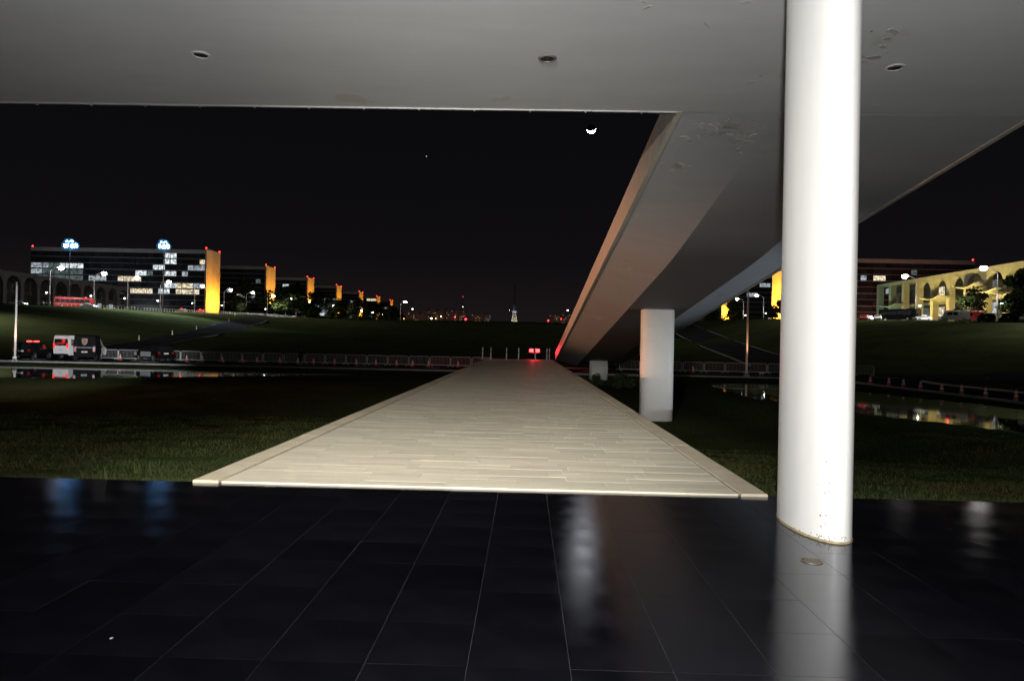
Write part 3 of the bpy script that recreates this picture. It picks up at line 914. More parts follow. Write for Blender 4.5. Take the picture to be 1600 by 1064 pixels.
def ministry(name_label, xa, xb, y, zbase, gable_x, lit=None, nbay=30, windows=True, seed=0, vis=(0, 1), amber=1.0):
    """long block facing east (towards the camera); gable_x is the amber end wall"""
    rg = random.Random(seed)
    t = thing('ministry_block', name_label, 'building', (xa, y, zbase))
    Lx = xb - xa
    H = 36.5
    D = 17.0
    in0, in1 = (0.0, Lx - 0.9) if gable_x == xb else (0.9, Lx)
    MB().box(in0, in1, 1.0, D - 0.5, 0, H - 0.6).build('core', mat('ministry_core', (0.05, 0.05, 0.055), 0.8, var=0.2, scale=0.2), t)
    MB().box(in0, in1, 0.0, D, H - 2.4, H - 0.3).build('roof_parapet', M_min_wall, t)
    fh = 33.4 / FLOORS
    for k in range(FLOORS):
        zt = H - 2.4 - k * fh
        MB().box(in0, in1, 0.55, 0.98, zt - fh, zt - fh + 0.62).build('floor_band', M_win_dark if k % 2 else mat('spandrel', (0.15, 0.15, 0.16), 0.4, var=0.3, scale=0.5), t)
        MB().box(in0, in1, 0.30, 0.55, zt - fh + 0.50, zt - fh + 0.62).build('ledge', M_min_wall, t)
    bw = (in1 - in0) / nbay
    if windows:
        wm = MB().box(0.08, bw - 0.08, 0.70, 0.95, 0, fh - 0.68).mesh('window', M_win_dark)
        lm = [MB().box(0.08, bw - 0.08, 0.70, 0.95, 0, fh - 0.68).mesh('window', ml) for ml in M_lit]
        for k in range(FLOORS):
            for b in range(nbay):
                u = (b + 0.5) / nbay
                if not (vis[0] <= u <= vis[1]):
                    continue
                me = wm
                if lit is not None:
                    if (k, b) in lit:
                        me = lm[lit[(k, b)]]
                elif rg.random() < 0.05:
                    me = lm[rg.choice([0, 1, 2, 3, 3])]
                inst('window', me, t, (in0 + b * bw, 0, H - 2.4 - (k + 1) * fh + 0.64))
        for b in range(nbay + 1):
            u = b / nbay
            if vis[0] - 0.02 <= u <= vis[1] + 0.02 and b % 2 == 0:
                MB().box(in0 + b * bw - 0.07, in0 + b * bw + 0.07, 0.42, 0.70, 0, H - 2.4).build('mullion', M_win_dark, t)
    else:
        for k in range(FLOORS):
            lk = rg.random()
            MB().box(in0, in1, 0.70, 0.95, H - 2.4 - (k + 1) * fh + 0.64, H - 2.4 - k * fh - 0.04).build('window_band', M_win_dark, t)
            if lk < 0.5:
                a = rg.uniform(0.55, 0.9) if gable_x == xb else rg.uniform(0.1, 0.45)
                w = rg.uniform(5, 14)
                MB().box(in0 + a * Lx, min(in1, in0 + a * Lx + w), 0.60, 0.69, H - 2.4 - (k + 1) * fh + 0.7, H - 2.4 - k * fh - 0.1).build('window', M_lit[rg.choice([1, 2, 3])], t)
    gx0, gx1 = (Lx - 0.9, Lx) if gable_x == xb else (0.0, 0.9)
    MB().box(gx0, gx1, -0.15, D + 0.15, -0.5, H + 0.3).build('gable_wall', M_gable, t)
    for yy in (0.3, D - 0.3):
        MB().lathe([(0.0, 1.0), (0.33, 0.8), (0.36, 0.3), (0.12, 0.2), (0.1, 0.0)], 8, ((gx0 + gx1) / 2, yy, H + 0.3)).build('warning_lamp', M_glow_red, t)
    oe = 0.5 if gable_x == xb else Lx - 0.5
    MB().lathe([(0.0, 1.0), (0.33, 0.8), (0.36, 0.3), (0.12, 0.2), (0.1, 0.0)], 8, (oe, 1.0, H - 0.3)).build('warning_lamp', M_glow_red, t)
    # amber uplighters in a trough before the gable
    sgn = 1 if gable_x == xb else -1
    fx = gable_x + sgn * 11.0
    tr = MB().box(min(gable_x + sgn * 10.4, gable_x + sgn * 11.6) - xa, max(gable_x + sgn * 10.4, gable_x + sgn * 11.6) - xa, 2, D - 2, -0.4, 0.35).build('light_trough', M_concrete_dark, t)
    for fy in (4.0, 8.5, 13.0):
        MB().box(fx - xa - 0.3, fx - xa + 0.3, fy - 0.4, fy + 0.4, 0.36, 0.5).build('uplight', M_glow_amber, t)
        spot('uplight_beam', (fx, y + fy, zbase + 0.9), (gable_x - sgn * 0.2, y + fy, zbase + 13), 30000 * amber, AMBER, 110, 0.8, 0.3, t)
    return t

lit0 = {}
def L(k, a, b, kind):
    for q in range(int((a - 125) / 35.7 + 0.35), max(int((b - 125) / 35.7 - 0.1), int((a - 125) / 35.7 + 0.35)) + 1):
        lit0[(k, min(29, max(0, q)))] = kind
L(0, 962, 1015, 0); L(1, 965, 1000, 0); L(1, 1160, 1195, 1); L(2, 868, 930, 0); L(2, 1100, 1190, 3); L(3, 762, 835, 0); L(3, 840, 870, 2); L(3, 955, 1010, 0)
L(2, 130, 230, 3); L(2, 240, 290, 2); L(2, 300, 415, 0); L(3, 130, 200, 3); L(3, 210, 440, 2); L(4, 130, 445, 2); L(4, 490, 565, 3); L(4, 672, 775, 1); L(3, 1060, 1080, 3)
L(5, 950, 1005, 0); L(5, 1025, 1115, 1); L(5, 1120, 1190, 3); L(6, 745, 865, 1); L(6, 930, 970, 0); L(6, 1025, 1155, 1); L(7, 590, 660, 3); L(7, 535, 555, 2)
L(8, 590, 640, 2)
lefts = [378, 466, 555, 641, 729, 816, 897]
llab = ['long dark office block with scattered lit windows and the largest amber end wall', 'office block with an amber end wall, second from the left along the lawn',
        'office block with an amber end wall, third along the left row', 'office block with bright white windows and amber end wall, fourth along the left row',
        'far office block with amber end wall, fifth along the left row', 'tiny office block with amber end wall, sixth along the left row', 'farthest office block with a thin amber end wall in the left row']
for i, y in enumerate(lefts):
    zb = EYE + 11.8 + 0.6 * i
    lit = lit0 if i == 0 else None
    if i == 1:
        lit = {(5, 24): 1, (5, 25): 0, (5, 26): 0, (5, 27): 0, (4, 22): 3, (6, 26): 2, (6, 27): 2, (2, 28): 2}
    if i == 3:
        lit = {(k, b): (3 if (k + b) % 3 else 0) for k in (3, 4, 5, 6, 7) for b in range(14, 20)}
    ministry(llab[i], -279, -179, y, zb, -179, lit, 30 if i < 2 else 20, i in (0, 1, 2, 3), i + 20, (0, 1) if i == 0 else ((0.5, 1)), [1.0, 1.3, 1.5, 1.5, 1.5, 1.5, 1.5][i])
# low wing behind to close the view between the first two blocks
litr = {(2, 14): 1, (2, 15): 1, (2, 12): 3, (4, 16): 3, (4, 4): 1, (4, 5): 3, (3, 3): 1, (3, 2): 3, (5, 2): 1, (6, 4): 3, (1, 20): 2}
ministry('long dark office block with reddish parapet behind the white column', 136.5, 236.5, 365, EYE + 12.0, 136.5, litr, 30, True, 41, (0, 1), 2.6)
ministry('office block with a bright amber wall seen just under the ramp edge', 136.5, 236.5, 462, EYE + 12.6, 136.5, None, 20, False, 42, (0, 1), 2.6)

# ------------------------------------------------------------------ arcaded palaces
def palace(label, x, y0, y1, zb, H, nb, inner, mtl, lit=None, scoops=None, depth=1.9, straight=0, parts_lit=None):
    """arcade in the plane x = const facing the lawn; inner = +1 when the building lies to +x"""
    t = thing('arcaded_palace', label, 'building', (x, y0, zb))
    D = y1 - y0
    bw = D / nb
    pw = 1.6
    cap = 2.2
    MB().box(min(0, inner * 40), max(0, inner * 40), -0.6, D + 0.6, H - cap + 1.2, H).build('roof', mtl, t)
    for i in range(nb + 1):
        yy = i * bw
        MB().box(min(0.02, inner * depth), max(0.02, inner * depth), yy - pw / 2, yy + pw / 2, 0, H - cap + 1.19).build('pier', mtl, t)
    for i in range(nb):
        a, b = i * bw + pw / 2 + 0.01, (i + 1) * bw - pw / 2 - 0.01
        if i >= nb - straight:
            continue
        r = (b - a) / 2; cy = (a + b) / 2; zc = H - cap + 1.0 - r * 1.05
        n = 10
        vs = []; fs = []
        for k in range(n + 1):
            th = math.pi * k / n
            yy = cy - r * math.cos(th); zz = zc + r * 0.98 * math.sin(th)
            for xx in (0.05 * inner, inner * (depth - 0.3)):
                vs += [(xx, yy, zz), (xx, yy, H - cap + 1.18)]
        for k in range(n):
            q = k * 4; p = q + 4
            fs += [(q, p, p + 1, q + 1), (q + 2, q + 3, p + 3, p + 2), (q, q + 2, p + 2, p)]
        MB().add(vs, fs).build('arch', mtl, t)
    xi = inner * (depth + 3.2)
    MB().box(min(xi, xi + inner * 30), max(xi, xi + inner * 30), 0, D, 0, H - 1.4).build('inner_block', mat('palace_core', (0.05, 0.05, 0.05), 0.7, var=0.2, scale=0.2), t)
    MB().box(min(xi - inner * 1.1, xi), max(xi - inner * 1.1, xi), 0, D, H * 0.40, H * 0.46).build('gallery', mtl, t)
    for i in range(nb):
        for lv in range(2):
            a, b = i * bw + pw / 2 + 0.5, (i + 1) * bw - pw / 2 - 0.5
            z0, z1 = (0.6, H * 0.36) if lv == 0 else (H * 0.5, H * 0.8)
            mm = M_win_dark
            if lit and (i, lv) in lit:
                mm = M_lit[lit[(i, lv)]]
                MB().box(min(xi - inner * 0.08, xi - inner * .02), max(xi - inner * 0.08, xi - inner * .02), a, a + (b - a) * 0.55, z0 + (z1 - z0) * .3, z1 - 0.3).build('window', mm, t)
                a = a + (b - a) * 0.58
            MB().box(min(xi - inner * 0.08, xi - inner * .02), max(xi - inner * 0.08, xi - inner * .02), a, b, z0, z1).build('window', mm if not (lit and (i, lv) in lit) else M_win_dark, t)
    for (i, zz) in (scoops or []):
        yy = (i + 0.5) * bw
        vs = []; fs = []
        n = 8
        for k in range(n + 1):
            u = k / n * 2 - 1
            yk = yy + u * bw * 0.62
            zk = zz + 0.9 * u * u
            vs += [(-inner * 3.4, yk, zk), (inner * 1.0, yk, zk - 0.2), (inner * 1.0, yk, zk - 0.75), (-inner * 3.2, yk, zk - 0.35)]
        for k in range(n):
            for j in range(4):
                fs.append((k * 4 + j, k * 4 + (j + 1) % 4, k * 4 + 4 + (j + 1) % 4, k * 4 + 4 + j))
        fs += [(0, 1, 2, 3), tuple(n * 4 + j for j in (3, 2, 1, 0))]
        MB().add(vs, fs).build('water_spout', mtl, t)
    return t
M_pal = mat('palace_concrete', (0.50, 0.46, 0.33), 0.8, var=0.2, scale=0.4, bump=0.15, bscale=3)
M_pal2 = mat('dark_palace_concrete', (0.13, 0.127, 0.125), 0.8, var=0.2, scale=0.4)
ZP = EYE + 9.6
palace('arcaded concrete palace lit yellow with round arches and jutting water spouts', 133.5, 176, 262, ZP, 15.2, 10, 1, M_pal,
       {(4, 1): 1, (6, 1): 1, (6, 0): 1, (3, 0): 3, (2, 1): 1, (7, 0): 2, (3, 1): 2}, [(1, 6.4), (2, 7.6), (3, 9.6), (5, 7.2), (8, 6.2)], straight=3)
palace('dark unlit arcaded palace below the leftmost office block', -187, 190, 318, EYE + 9.4, 12.6, 15, -1, M_pal2, {(12, 0): 2, (13, 0): 3, (14, 0): 3})
for i, (yy, pw_) in enumerate([(186, 13000), (200, 13000), (214, 12000), (229, 9000)]):
    f = floodlight(122, yy, gz(122, yy) + 0.1, (134, yy + 2, ZP + 7), pw_, (1.0, 0.80, 0.28), 125, 'yellow floodlight before the arcaded palace, %s from the right' % ORD[i], M_glow_amber, 0.8)
floodlight(121, 250, gz(121, 250) + 0.1, (134, 252, ZP + 7), 3600, (0.55, 1.0, 0.72), 110, 'greenish floodlight before the far columns of the palace', M_glow_small, 0.8)

# ------------------------------------------------------------------ trees
def leaf_crown(n, clumps, leaf, seed, droop=0.0):
    rg = np.random.default_rng(seed)
    V = []
    per = max(1, n // len(clumps))
    for (cx, cy, cz, r) in clumps:
        d = rg.normal(0, 1, (per, 3)); d /= np.linalg.norm(d, axis=1)[:, None]
        rad = r * rg.random(per)[:, None] ** 0.45
        p = np.array([cx, cy, cz]) + d * rad * np.array([1, 1, 0.72])
        a = rg.normal(0, 1, (per, 3)); a /= np.linalg.norm(a, axis=1)[:, None]
        b = np.cross(a, rg.normal(0, 1, (per, 3))); b /= (np.linalg.norm(b, axis=1)[:, None] + 1e-6)
        s_ = leaf * rg.uniform(0.6, 1.3, per)[:, None]
        q = np.stack([p - a * s_ * .5, p + b * s_ * 0.32, p + a * s_ * .6, p - b * s_ * 0.32], 1)
        V.append(q)
    return np.concatenate(V).reshape(-1, 3)

def tree(name, x, y, H, rad, label, seed, n=2600, leaf=0.9, mtl=None, trunkh=0.18, cat='tree', group=None, flat=0.75):
    rg = random.Random(seed)
    z = gz(x, y)
    t = thing(name, label, cat, (x, y, z), 0, group)
    mb = MB()
    th = H * trunkh
    tr = max(0.04, H * 0.022)
    lean = rg.uniform(-0.05, 0.05) * H
    mb.tube([(0, 0, -0.2), (lean * 0.3, 0, th * 0.5), (lean, 0, th), (lean * 1.2, 0, H * 0.62)], [tr * 1.3, tr, tr * 0.8, tr * 0.35], 8)
    clumps = []
    nb = rg.randint(9, 13)
    for i in range(nb):
        a = 6.283 * i / nb + rg.uniform(-0.3, 0.3)
        d = rad * rg.uniform(0.35, 0.78)
        zz = th + (H - th) * rg.uniform(0.0, 0.80)
        k = math.sqrt(max(0.15, 1 - ((zz - th) / (H - th)) ** 2))
        cx, cy = lean + d * k * math.cos(a), d * k * math.sin(a)
        mb.tube([(lean, 0, th * rg.uniform(0.75, 1.1)), (cx * 0.55, cy * 0.55, th + (zz - th) * 0.55), (cx, cy, zz)], [tr * 0.5, tr * 0.32, tr * 0.12], 5)
        clumps.append((cx, cy, zz, rad * rg.uniform(0.27, 0.45)))
    clumps.append((lean, 0, H - rad * 0.35 * flat, rad * 0.42))
    clumps.append((lean * 1.1, 0, th + (H - th) * 0.5, rad * 0.5))
    mb.build('trunk', M_bark, t, True)
    V = leaf_crown(n, clumps, leaf, seed)
    me = bpy.data.meshes.new('crown')
    me.from_pydata(V.tolist(), [], np.arange(len(V)).reshape(-1, 4).tolist())
    me.materials.append(mtl or M_leaf)
    c = bpy.data.objects.new('crown', me)
    COL.objects.link(c); c.parent = t
    return t

TG = 'trees along the esplanade'
tree('tree', -163, 392, 22, 9.5, 'tall tree tinged orange right of the largest amber wall', 1, 3600, group=TG, leaf=1.0)
tree('tree', -150, 352, 9.5, 7, 'low rounded dark tree at the foot of the largest amber wall', 2, 2400, group=TG)
tree('tree', -153, 402, 17, 9, 'dark tree before the lit windows of the second office block', 3, 3000, group=TG)
tree('tree', -137, 405, 20, 14, 'broad dark tree hiding the foot of the second amber wall', 4, 9000, leaf=1.3, group=TG)
tree('tree', -127, 412, 17, 11, 'dark spreading tree left of the third amber wall', 5, 4200, group=TG)
tree('tree', -124, 440, 13, 8, 'small dark tree below the third amber wall', 6, 2600, group=TG)
tree('tree', -137, 500, 17, 11, 'dark tree below the fourth amber wall', 7, 3000, leaf=1.1, group=TG)
tree('tree', -128, 520, 19, 12, 'dark tree right of the fourth amber wall', 8, 3000, leaf=1.2, group=TG)
tree('tree', -129, 580, 19, 13, 'dark tree below the fifth amber wall', 9, 2600, leaf=1.3, group=TG)
tree('tree', -120, 600, 16, 12, 'dark tree below the sixth amber wall', 10, 2600, leaf=1.3, group=TG)
tree('tree', -128, 660, 17, 13, 'dark tree nearest the thin farthest amber wall', 11, 2400, leaf=1.4, group=TG)
tree('tree', -112, 560, 11, 9, 'lowest dark tree at the right end of the left tree row', 12, 2400, leaf=1.2, group=TG)
tree('tree', 131, 352, 13, 6.5, 'dark tree at the foot of the amber wall left of the white column', 13, 2600, group=TG)
tree('tree', 119, 392, 15, 8, 'dark tree between the two amber walls at right', 14, 2800, group=TG)
tree('tree', 116, 428, 11, 8, 'round dark tree before the amber wall under the ramp edge', 15, 2600, group=TG)
tree('tree', 124, 172, 12.5, 6.5, 'large dark tree before the arches at the right edge', 16, 5200, leaf=0.7, group=TG)
tree('tree', 118, 163, 13, 6, 'dark leafy tree behind the parked cars at the right edge', 17, 4200, leaf=0.6, group=TG)
tree('tree', 114, 176, 9, 4.5, 'small dark tree behind the parked cars near the right arches', 18, 2600, leaf=0.6, group=TG)
for i, yy in enumerate(lefts[1:6]):
    k = (yy - 26) / (yy + 8)
    tree('tree', -179 * k, yy - 26, 9.5, 7.5, 'low bushy tree at the very foot of the %s amber wall from the left' % ORD[i + 1], 50 + i, 2600, leaf=1.1, group=TG, trunkh=0.05)
# shrubs under the ramp
tree('shrub', 6.5, 61.5, 1.3, 0.8, 'small dark shrub before the short white pillar', 21, 900, 0.16, M_leaf2, 0.15, 'shrub', 'shrubs under the ramp')
tree('shrub', 8.6, 60.5, 1.5, 1.2, 'dark shrub right of the short white pillar', 22, 1200, 0.18, M_leaf2, 0.15, 'shrub', 'shrubs under the ramp')

# ------------------------------------------------------------------ flag poles
def flag_pole(x, y, H, label):
    z = gz(x, y)
    t = thing('flag_pole', label, 'pole', (x, y, z), 0, 'bare flag poles')
    MB().lathe([(0.3, 0), (0.3, 0.12), (0.16, 0.2), (0.13, 0.3)], 12).build('base', M_metal, t, True)
    MB().tube([(0, 0, 0.1), (0, 0, H * 0.5), (0, 0, H)], [0.11, 0.09, 0.055], 10).build('shaft', M_white, t, True)
    MB().lathe([(0.0, 0.25), (0.10, 0.15), (0.10, 0.05), (0.0, -0.02)], 8, (0, 0, H)).build('finial', M_metal, t, True)
    MB().tube([(0.09, 0, 1.2), (0.10, 0, H - 0.2)], 0.012, 4).build('halyard', M_white, t)
    return t
# right pole: x=1165 px, foot y=588, top 455
flag_pole(22.0, 68.2, 8.4, 'slender pole lit pinkish beside the right water strip')
flag_pole(-50.0, 66.0, 7.6, 'slender pole lit pinkish at the left edge by the black patrol car')
fl = floodlight(23.0, 66.8, gz(23, 66.8), (22.0, 68.2, 5.5), 900, (1.0, 0.42, 0.22), 60, 'small orange floodlight at the foot of the right pole', M_glow_amber)
floodlight(-49.2, 64.9, gz(-49.2, 64.9), (-50.0, 66.0, 5), 900, (1.0, 0.40, 0.24), 60, 'small orange floodlight at the foot of the left pole', M_glow_amber)

# ------------------------------------------------------------------ walkway posts
for i, (px, dd) in enumerate([(754.5, 65), (767.5, 65), (792, 65), (811, 65), (837, 65), (855, 65), (859, 66.5)]):
    x = (px - 821) / 1067 * dd
    t = thing('marker_post', 'slim white post across the walkway end, %s from the left' % ORD[i], 'post', (x, dd, WZ), 0, 'posts across the walkway end')
    MB().lathe([(0.28, 0), (0.28, 0.03), (0.10, 0.06)], 14).build('foot', M_metal, t)
    MB().tube([(0, 0, 0.04), (0, 0, 1.12)], 0.055, 10).build('post', M_band, t, True)
    MB().lathe([(0.056, 0.0), (0.07, 0.01), (0.07, 0.05), (0.0, 0.06)], 10, (0, 0, 1.11)).build('cap', M_metal, t)
    MB().tube([(0, 0, 0.66), (0, 0, 0.74)], 0.062, 10).build('band', M_redp, t)

# ------------------------------------------------------------------ crowd barriers
def barrier_meshes():
    f = MB()
    pts = [(-1.1, 0, 0.12), (-1.1, 0, 1.02), (-1.0, 0, 1.12), (1.0, 0, 1.12), (1.1, 0, 1.02), (1.1, 0, 0.12)]
    f.tube(pts, 0.032, 6).tube([(-1.1, 0, 0.2), (1.1, 0, 0.2)], 0.025, 6)
    b = MB()
    for k in range(14):
        x = -0.98 + k * 0.15
        b.tube([(x, 0, 0.2), (x, 0, 1.12)], 0.008, 4, False)
    p = MB().box(-0.34, 0.34, -0.012, 0.012, 0.32, 1.0)
    ft = MB().tube([(0, -0.35, 0.0), (0, -0.25, 0.10), (0, 0.25, 0.10), (0, 0.35, 0.0)], 0.025, 6)
    return f.mesh('frame', M_pale), b.mesh('bars', M_pale), ft.mesh('foot', M_pale)
BF, BB, BFT = barrier_meshes()
def barrier(x, y, rz, label, group):
    t = thing('crowd_barrier', label, 'barrier', (x, y, gz(x, y) + 0.04), rz, group)
    inst('frame', BF, t)
    tag(inst('bars', BB, t), kind='stuff')
    inst('foot', BFT, t, (-0.9, 0, 0)); inst('foot', BFT, t, (0.9, 0, 0))
rg = random.Random(8)
n = 0
x = -46.5
while x < -4:
    barrier(x, 75.3 + rg.uniform(-0.12, 0.12), rg.uniform(-0.05, 0.05), 'steel crowd barrier left of the walkway, %s from the left' % ORD[n], 'crowd barriers left of the walkway')
    n += 1; x += 2.32
x = 11.5; n = 0
while x < 38:
    barrier(x, 75.3 + rg.uniform(-0.12, 0.12), rg.uniform(-0.05, 0.05), 'steel crowd barrier right of the ramp, %s from the ramp foot' % ORD[n], 'crowd barriers right of the ramp')
    n += 1; x += 2.32

# ------------------------------------------------------------------ traffic cones
CB = MB().bbox(-0.2, 0.2, -0.2, 0.2, 0, 0.04, 0.01).mesh('base', M_tyre)
CC = MB().lathe([(0.16, 0.03), (0.045, 0.72), (0.035, 0.75), (0.0, 0.75)], 14).mesh('cone', M_orange, True)
def crr(z): return 0.16 - (z - 0.03) * (0.115 / 0.69) + 0.004
CBD = MB().lathe([(crr(0.28), 0.28), (crr(0.40), 0.40)], 14).lathe([(crr(0.50), 0.50), (crr(0.62), 0.62)], 14).mesh('band', M_band, True)
def cone(x, y, label, group):
    t = thing('traffic_cone', label, 'traffic cone', (x, y, gz(x, y) + 0.045), random.uniform(0, 1.5), group)
    inst('base', CB, t); inst('cone', CC, t); inst('band', CBD, t)
cl = [182, 287, 313, 343, 375, 398, 436, 465, 488, 522, 556, 587, 620, 645, 670, 716]
for i, px in enumerate(cl):
    cone((px - 821) / 1067 * 73.4, 73.4 + random.uniform(-0.3, 0.3), 'traffic cone with white bands before the left barriers, %s from the left' % ORD[i], 'cones before the left barriers')
cone(-55.2, 73.3, 'red-lit traffic cone at the left of the black patrol car', 'cones before the left barriers')
cone(18.0, 73.4, 'lone traffic cone before the barriers right of the ramp', 'cones right of the ramp')
crs = [(1349, 60.7), (1377, 58), (1399, 55.9), (1425, 53), (1457, 50), (1487, 48.6), (1523, 45.6), (1569, 43.2)]
for i, (px, d) in enumerate(crs):
    cone((px - 821) / 1067 * d + 0.4, d, 'orange traffic cone along the right kerb, %s from the white column' % ORD[i], 'cones along the right kerb')
# marker posts along the left rising road
for i in range(6):
    q = i / 5
    x, y = -66.5 - 33 * q, 103 + 124 * q
    t = thing('road_marker', 'short pale marker post on the left rising road, %s from the near end' % ORD[i], 'post', (x, y, gz(x, y)), 0, 'marker posts along the left rising road')
    MB().box(-0.1, 0.1, -0.05, 0.05, -0.1, 1.1).build('post', M_band, t)
    MB().box(-0.11, 0.11, -0.06, -0.051, 0.75, 0.95).build('band', mat('yellow_band', (0.6, 0.42, 0.06), 0.5, var=0.1, scale=5), t)

# ------------------------------------------------------------------ vehicles
def wheel_meshes(r, w):
    ty = MB().lathe([(r * 0.62, -w / 2), (r * 0.94, -w / 2), (r, -w * 0.3), (r, w * 0.3), (r * 0.94, w / 2), (r * 0.62, w / 2)], 18).mesh('tyre', M_tyre, True)
    rm = MB()
    rm.lathe([(r * 0.62, -w * 0.4), (r * 0.60, w * 0.36), (r * 0.5, w * 0.30), (r * 0.2, w * 0.22), (0.0, w * 0.26)], 18)
    return ty, rm.mesh('rim', M_rim, True)

def vehicle(name, label, cat, x, y, heading, prof, Wd, belt, paint, side_glass, rear_glass, front_glass, wheels, wr=0.36,
            tails=(0.8, 1.0), heads=(0.65, 0.8), plate_z=0.75, tumble=0.16, lightbar=None, tail_on=False, head_on=False, group=None, z=None, beacon=15, bh=0.19):
    """heading: angle of local +y (front) from world +y; profile points are (y, z)"""
    zz = (gz(x, y) + 0.045) if z is None else z
    t = thing(name, label, cat, (x, y, zz), heading, group)
    Hmax = max(p[1] for p in prof)
    def hw(zv):
        b = Wd / 2
        if zv > belt:
            b -= tumble * ((zv - belt) / max(0.1, Hmax - belt)) ** 1.2
        elif zv < 0.5:
            b -= 0.05
        return b
    n = len(prof)
    vs = []; fs = []
    cy_ = sum(p[0] for p in prof) / n; cz_ = sum(p[1] for p in prof) / n
    lay = [(-1.0, 0.965), (-0.97, 1.0), (0.97, 1.0), (1.0, 0.965)]
    for (f, sc) in lay:
        for (py, pz) in prof:
            q = hw(pz)
            vs.append((f * q, cy_ + (py - cy_) * sc, cz_ + (pz - cz_) * (sc * 0.5 + 0.5)))
    for l in range(3):
        for k in range(n):
            fs.append((l * n + k, l * n + (k + 1) % n, (l + 1) * n + (k + 1) % n, (l + 1) * n + k))
    fs.append(tuple(range(n))); fs.append(tuple(range(4 * n - 1, 3 * n - 1, -1)))
    body = MB().add(vs, fs).build('body', paint, t)
    bm = bmesh.new(); bm.from_mesh(body.data); bmesh.ops.recalc_face_normals(bm, faces=bm.faces); bm.to_mesh(body.data); bm.free()
    for s_ in (-1, 1):
        for (a0, a1, b0, b1, z0, z1) in side_glass:      # bottom y range, top y range, z range
            def P(yv, zv, off): return (s_ * (hw(zv) + off), yv, zv)
            v = [P(a0, z0, .012), P(a1, z0, .012), P(b1, z1, .012), P(b0, z1, .012), P(a0, z0, -.03), P(a1, z0, -.03), P(b1, z1, -.03), P(b0, z1, -.03)]
            MB().add(v, [(0, 1, 2, 3), (0, 4, 5, 1), (1, 5, 6, 2), (2, 6, 7, 3), (3, 7, 4, 0)]).build('window', M_glass, t)
    for nm, gl in (('rear_window', rear_glass), ('windscreen', front_glass)):
        if gl:
            (ya, za), (yb, zb) = gl
            o_ = -0.015 if nm == 'rear_window' else 0.015
            wa, wb = hw(za) - 0.10, hw(zb) - 0.12
            MB().add([(-wa, ya + o_, za), (wa, ya + o_, za), (wb, yb + o_, zb), (-wb, yb + o_, zb), (-wa, ya - 3 * o_, za), (wa, ya - 3 * o_, za), (wb, yb - 3 * o_, zb), (-wb, yb - 3 * o_, zb)],
                     [(0, 1, 2, 3), (0, 4, 5, 1), (1, 5, 6, 2), (2, 6, 7, 3), (3, 7, 4, 0)]).build(nm, M_glass, t)
    ty, rm = wheel_meshes(wr, 0.24)
    for wy in wheels:
        for s_ in (-1, 1):
            w = bpy.data.objects.new('wheel', None); COL.objects.link(w)
            w.parent = t; w.location = (s_ * (Wd / 2 - 0.10), wy, wr)
            w.rotation_euler = (0, s_ * math.pi / 2, 0)
            inst('tyre', ty, w); inst('rim', rm, w)
    yr = min(p[0] for p in prof); yf = max(p[0] for p in prof)
    for s_ in (-1, 1):
        xx = s_ * (Wd / 2 - 0.17)
        MB().bbox(xx - 0.11, xx + 0.11, yr - 0.03, yr + 0.10, tails[0], tails[1], 0.02).build('tail_light', M_glow_tail if tail_on else mat('tail_lens', (0.25, 0.01, 0.01), 0.25, var=0.2, scale=9), t)
        MB().bbox(xx - 0.14, xx + 0.14, yf - 0.14, yf + 0.03, heads[0], heads[1], 0.02).build('headlight', M_glow_head if head_on else mat('head_lens', (0.55, 0.55, 0.55), 0.15, var=0.2, scale=9), t)
    MB().box(-0.26, 0.26, yr - 0.045, yr - 0.031, plate_z, plate_z + 0.15).build('number_plate', M_plate, t)
    MB().bbox(-Wd / 2 + 0.05, Wd / 2 - 0.05, yr - 0.09, yr + 0.05, 0.38, 0.56, 0.03).build('bumper', M_black, t)
    MB().bbox(-Wd / 2 + 0.05, Wd / 2 - 0.05, yf - 0.05, yf + 0.09, 0.38, 0.56, 0.03).build('bumper', M_black, t)
    for s_ in (-1, 1):
        MB().bbox(s_ * (Wd / 2 + 0.10) - 0.10, s_ * (Wd / 2 + 0.10) + 0.10, yf * 0.45, yf * 0.45 + 0.09, belt - 0.02, belt + 0.17, 0.02).build('mirror', M_black, t)
    if lightbar is not None:
        lb = MB().bbox(-0.6, 0.6, lightbar - 0.14, lightbar + 0.14, Hmax + 0.015, Hmax + 0.06, 0.01).build('light_bar', M_black, t)
        for s_ in (-1, 1):
            MB().bbox(s_ * 0.36 - 0.22, s_ * 0.36 + 0.22, lightbar - 0.12, lightbar + 0.12, Hmax + 0.062, Hmax + bh, 0.05).build('beacon', M_glow_bar, lb)
        l = bpy.data.lights.new('beacon_light', 'POINT'); l.energy = beacon; l.color = (1, 0.03, 0.04); l.shadow_soft_size = 0.15
        lo = bpy.data.objects.new('beacon_light', l); COL.objects.link(lo); lo.parent = t; lo.location = (0, lightbar - 0.3, Hmax + 0.45)
    return t

SUV = [(-2.25, .38), (-2.32, .78), (-2.27, 1.05), (-2.05, 1.66), (-1.88, 1.75), (0.35, 1.74), (0.55, 1.68), (1.15, 1.12), (2.08, 1.02), (2.28, .82), (2.26, .38)]
SUVG = [(-2.0, -1.25, -1.85, -1.25, 1.08, 1.58), (-1.17, -0.15, -1.17, -0.15, 1.08, 1.60), (-0.07, 0.98, -0.07, 0.52, 1.08, 1.60)]
VAN = [(-2.8, .38), (-2.84, 1.2), (-2.78, 2.45), (-2.66, 2.58), (1.55, 2.56), (1.75, 2.48), (2.35, 1.42), (2.75, 1.15), (2.84, .85), (2.8, .38)]
CAR = [(-2.05, .32), (-2.12, .75), (-2.0, .95), (-1.4, 1.0), (-0.8, 1.38), (-0.5, 1.43), (0.3, 1.43), (0.5, 1.38), (1.15, .98), (1.95, .88), (2.12, .65), (2.08, .32)]
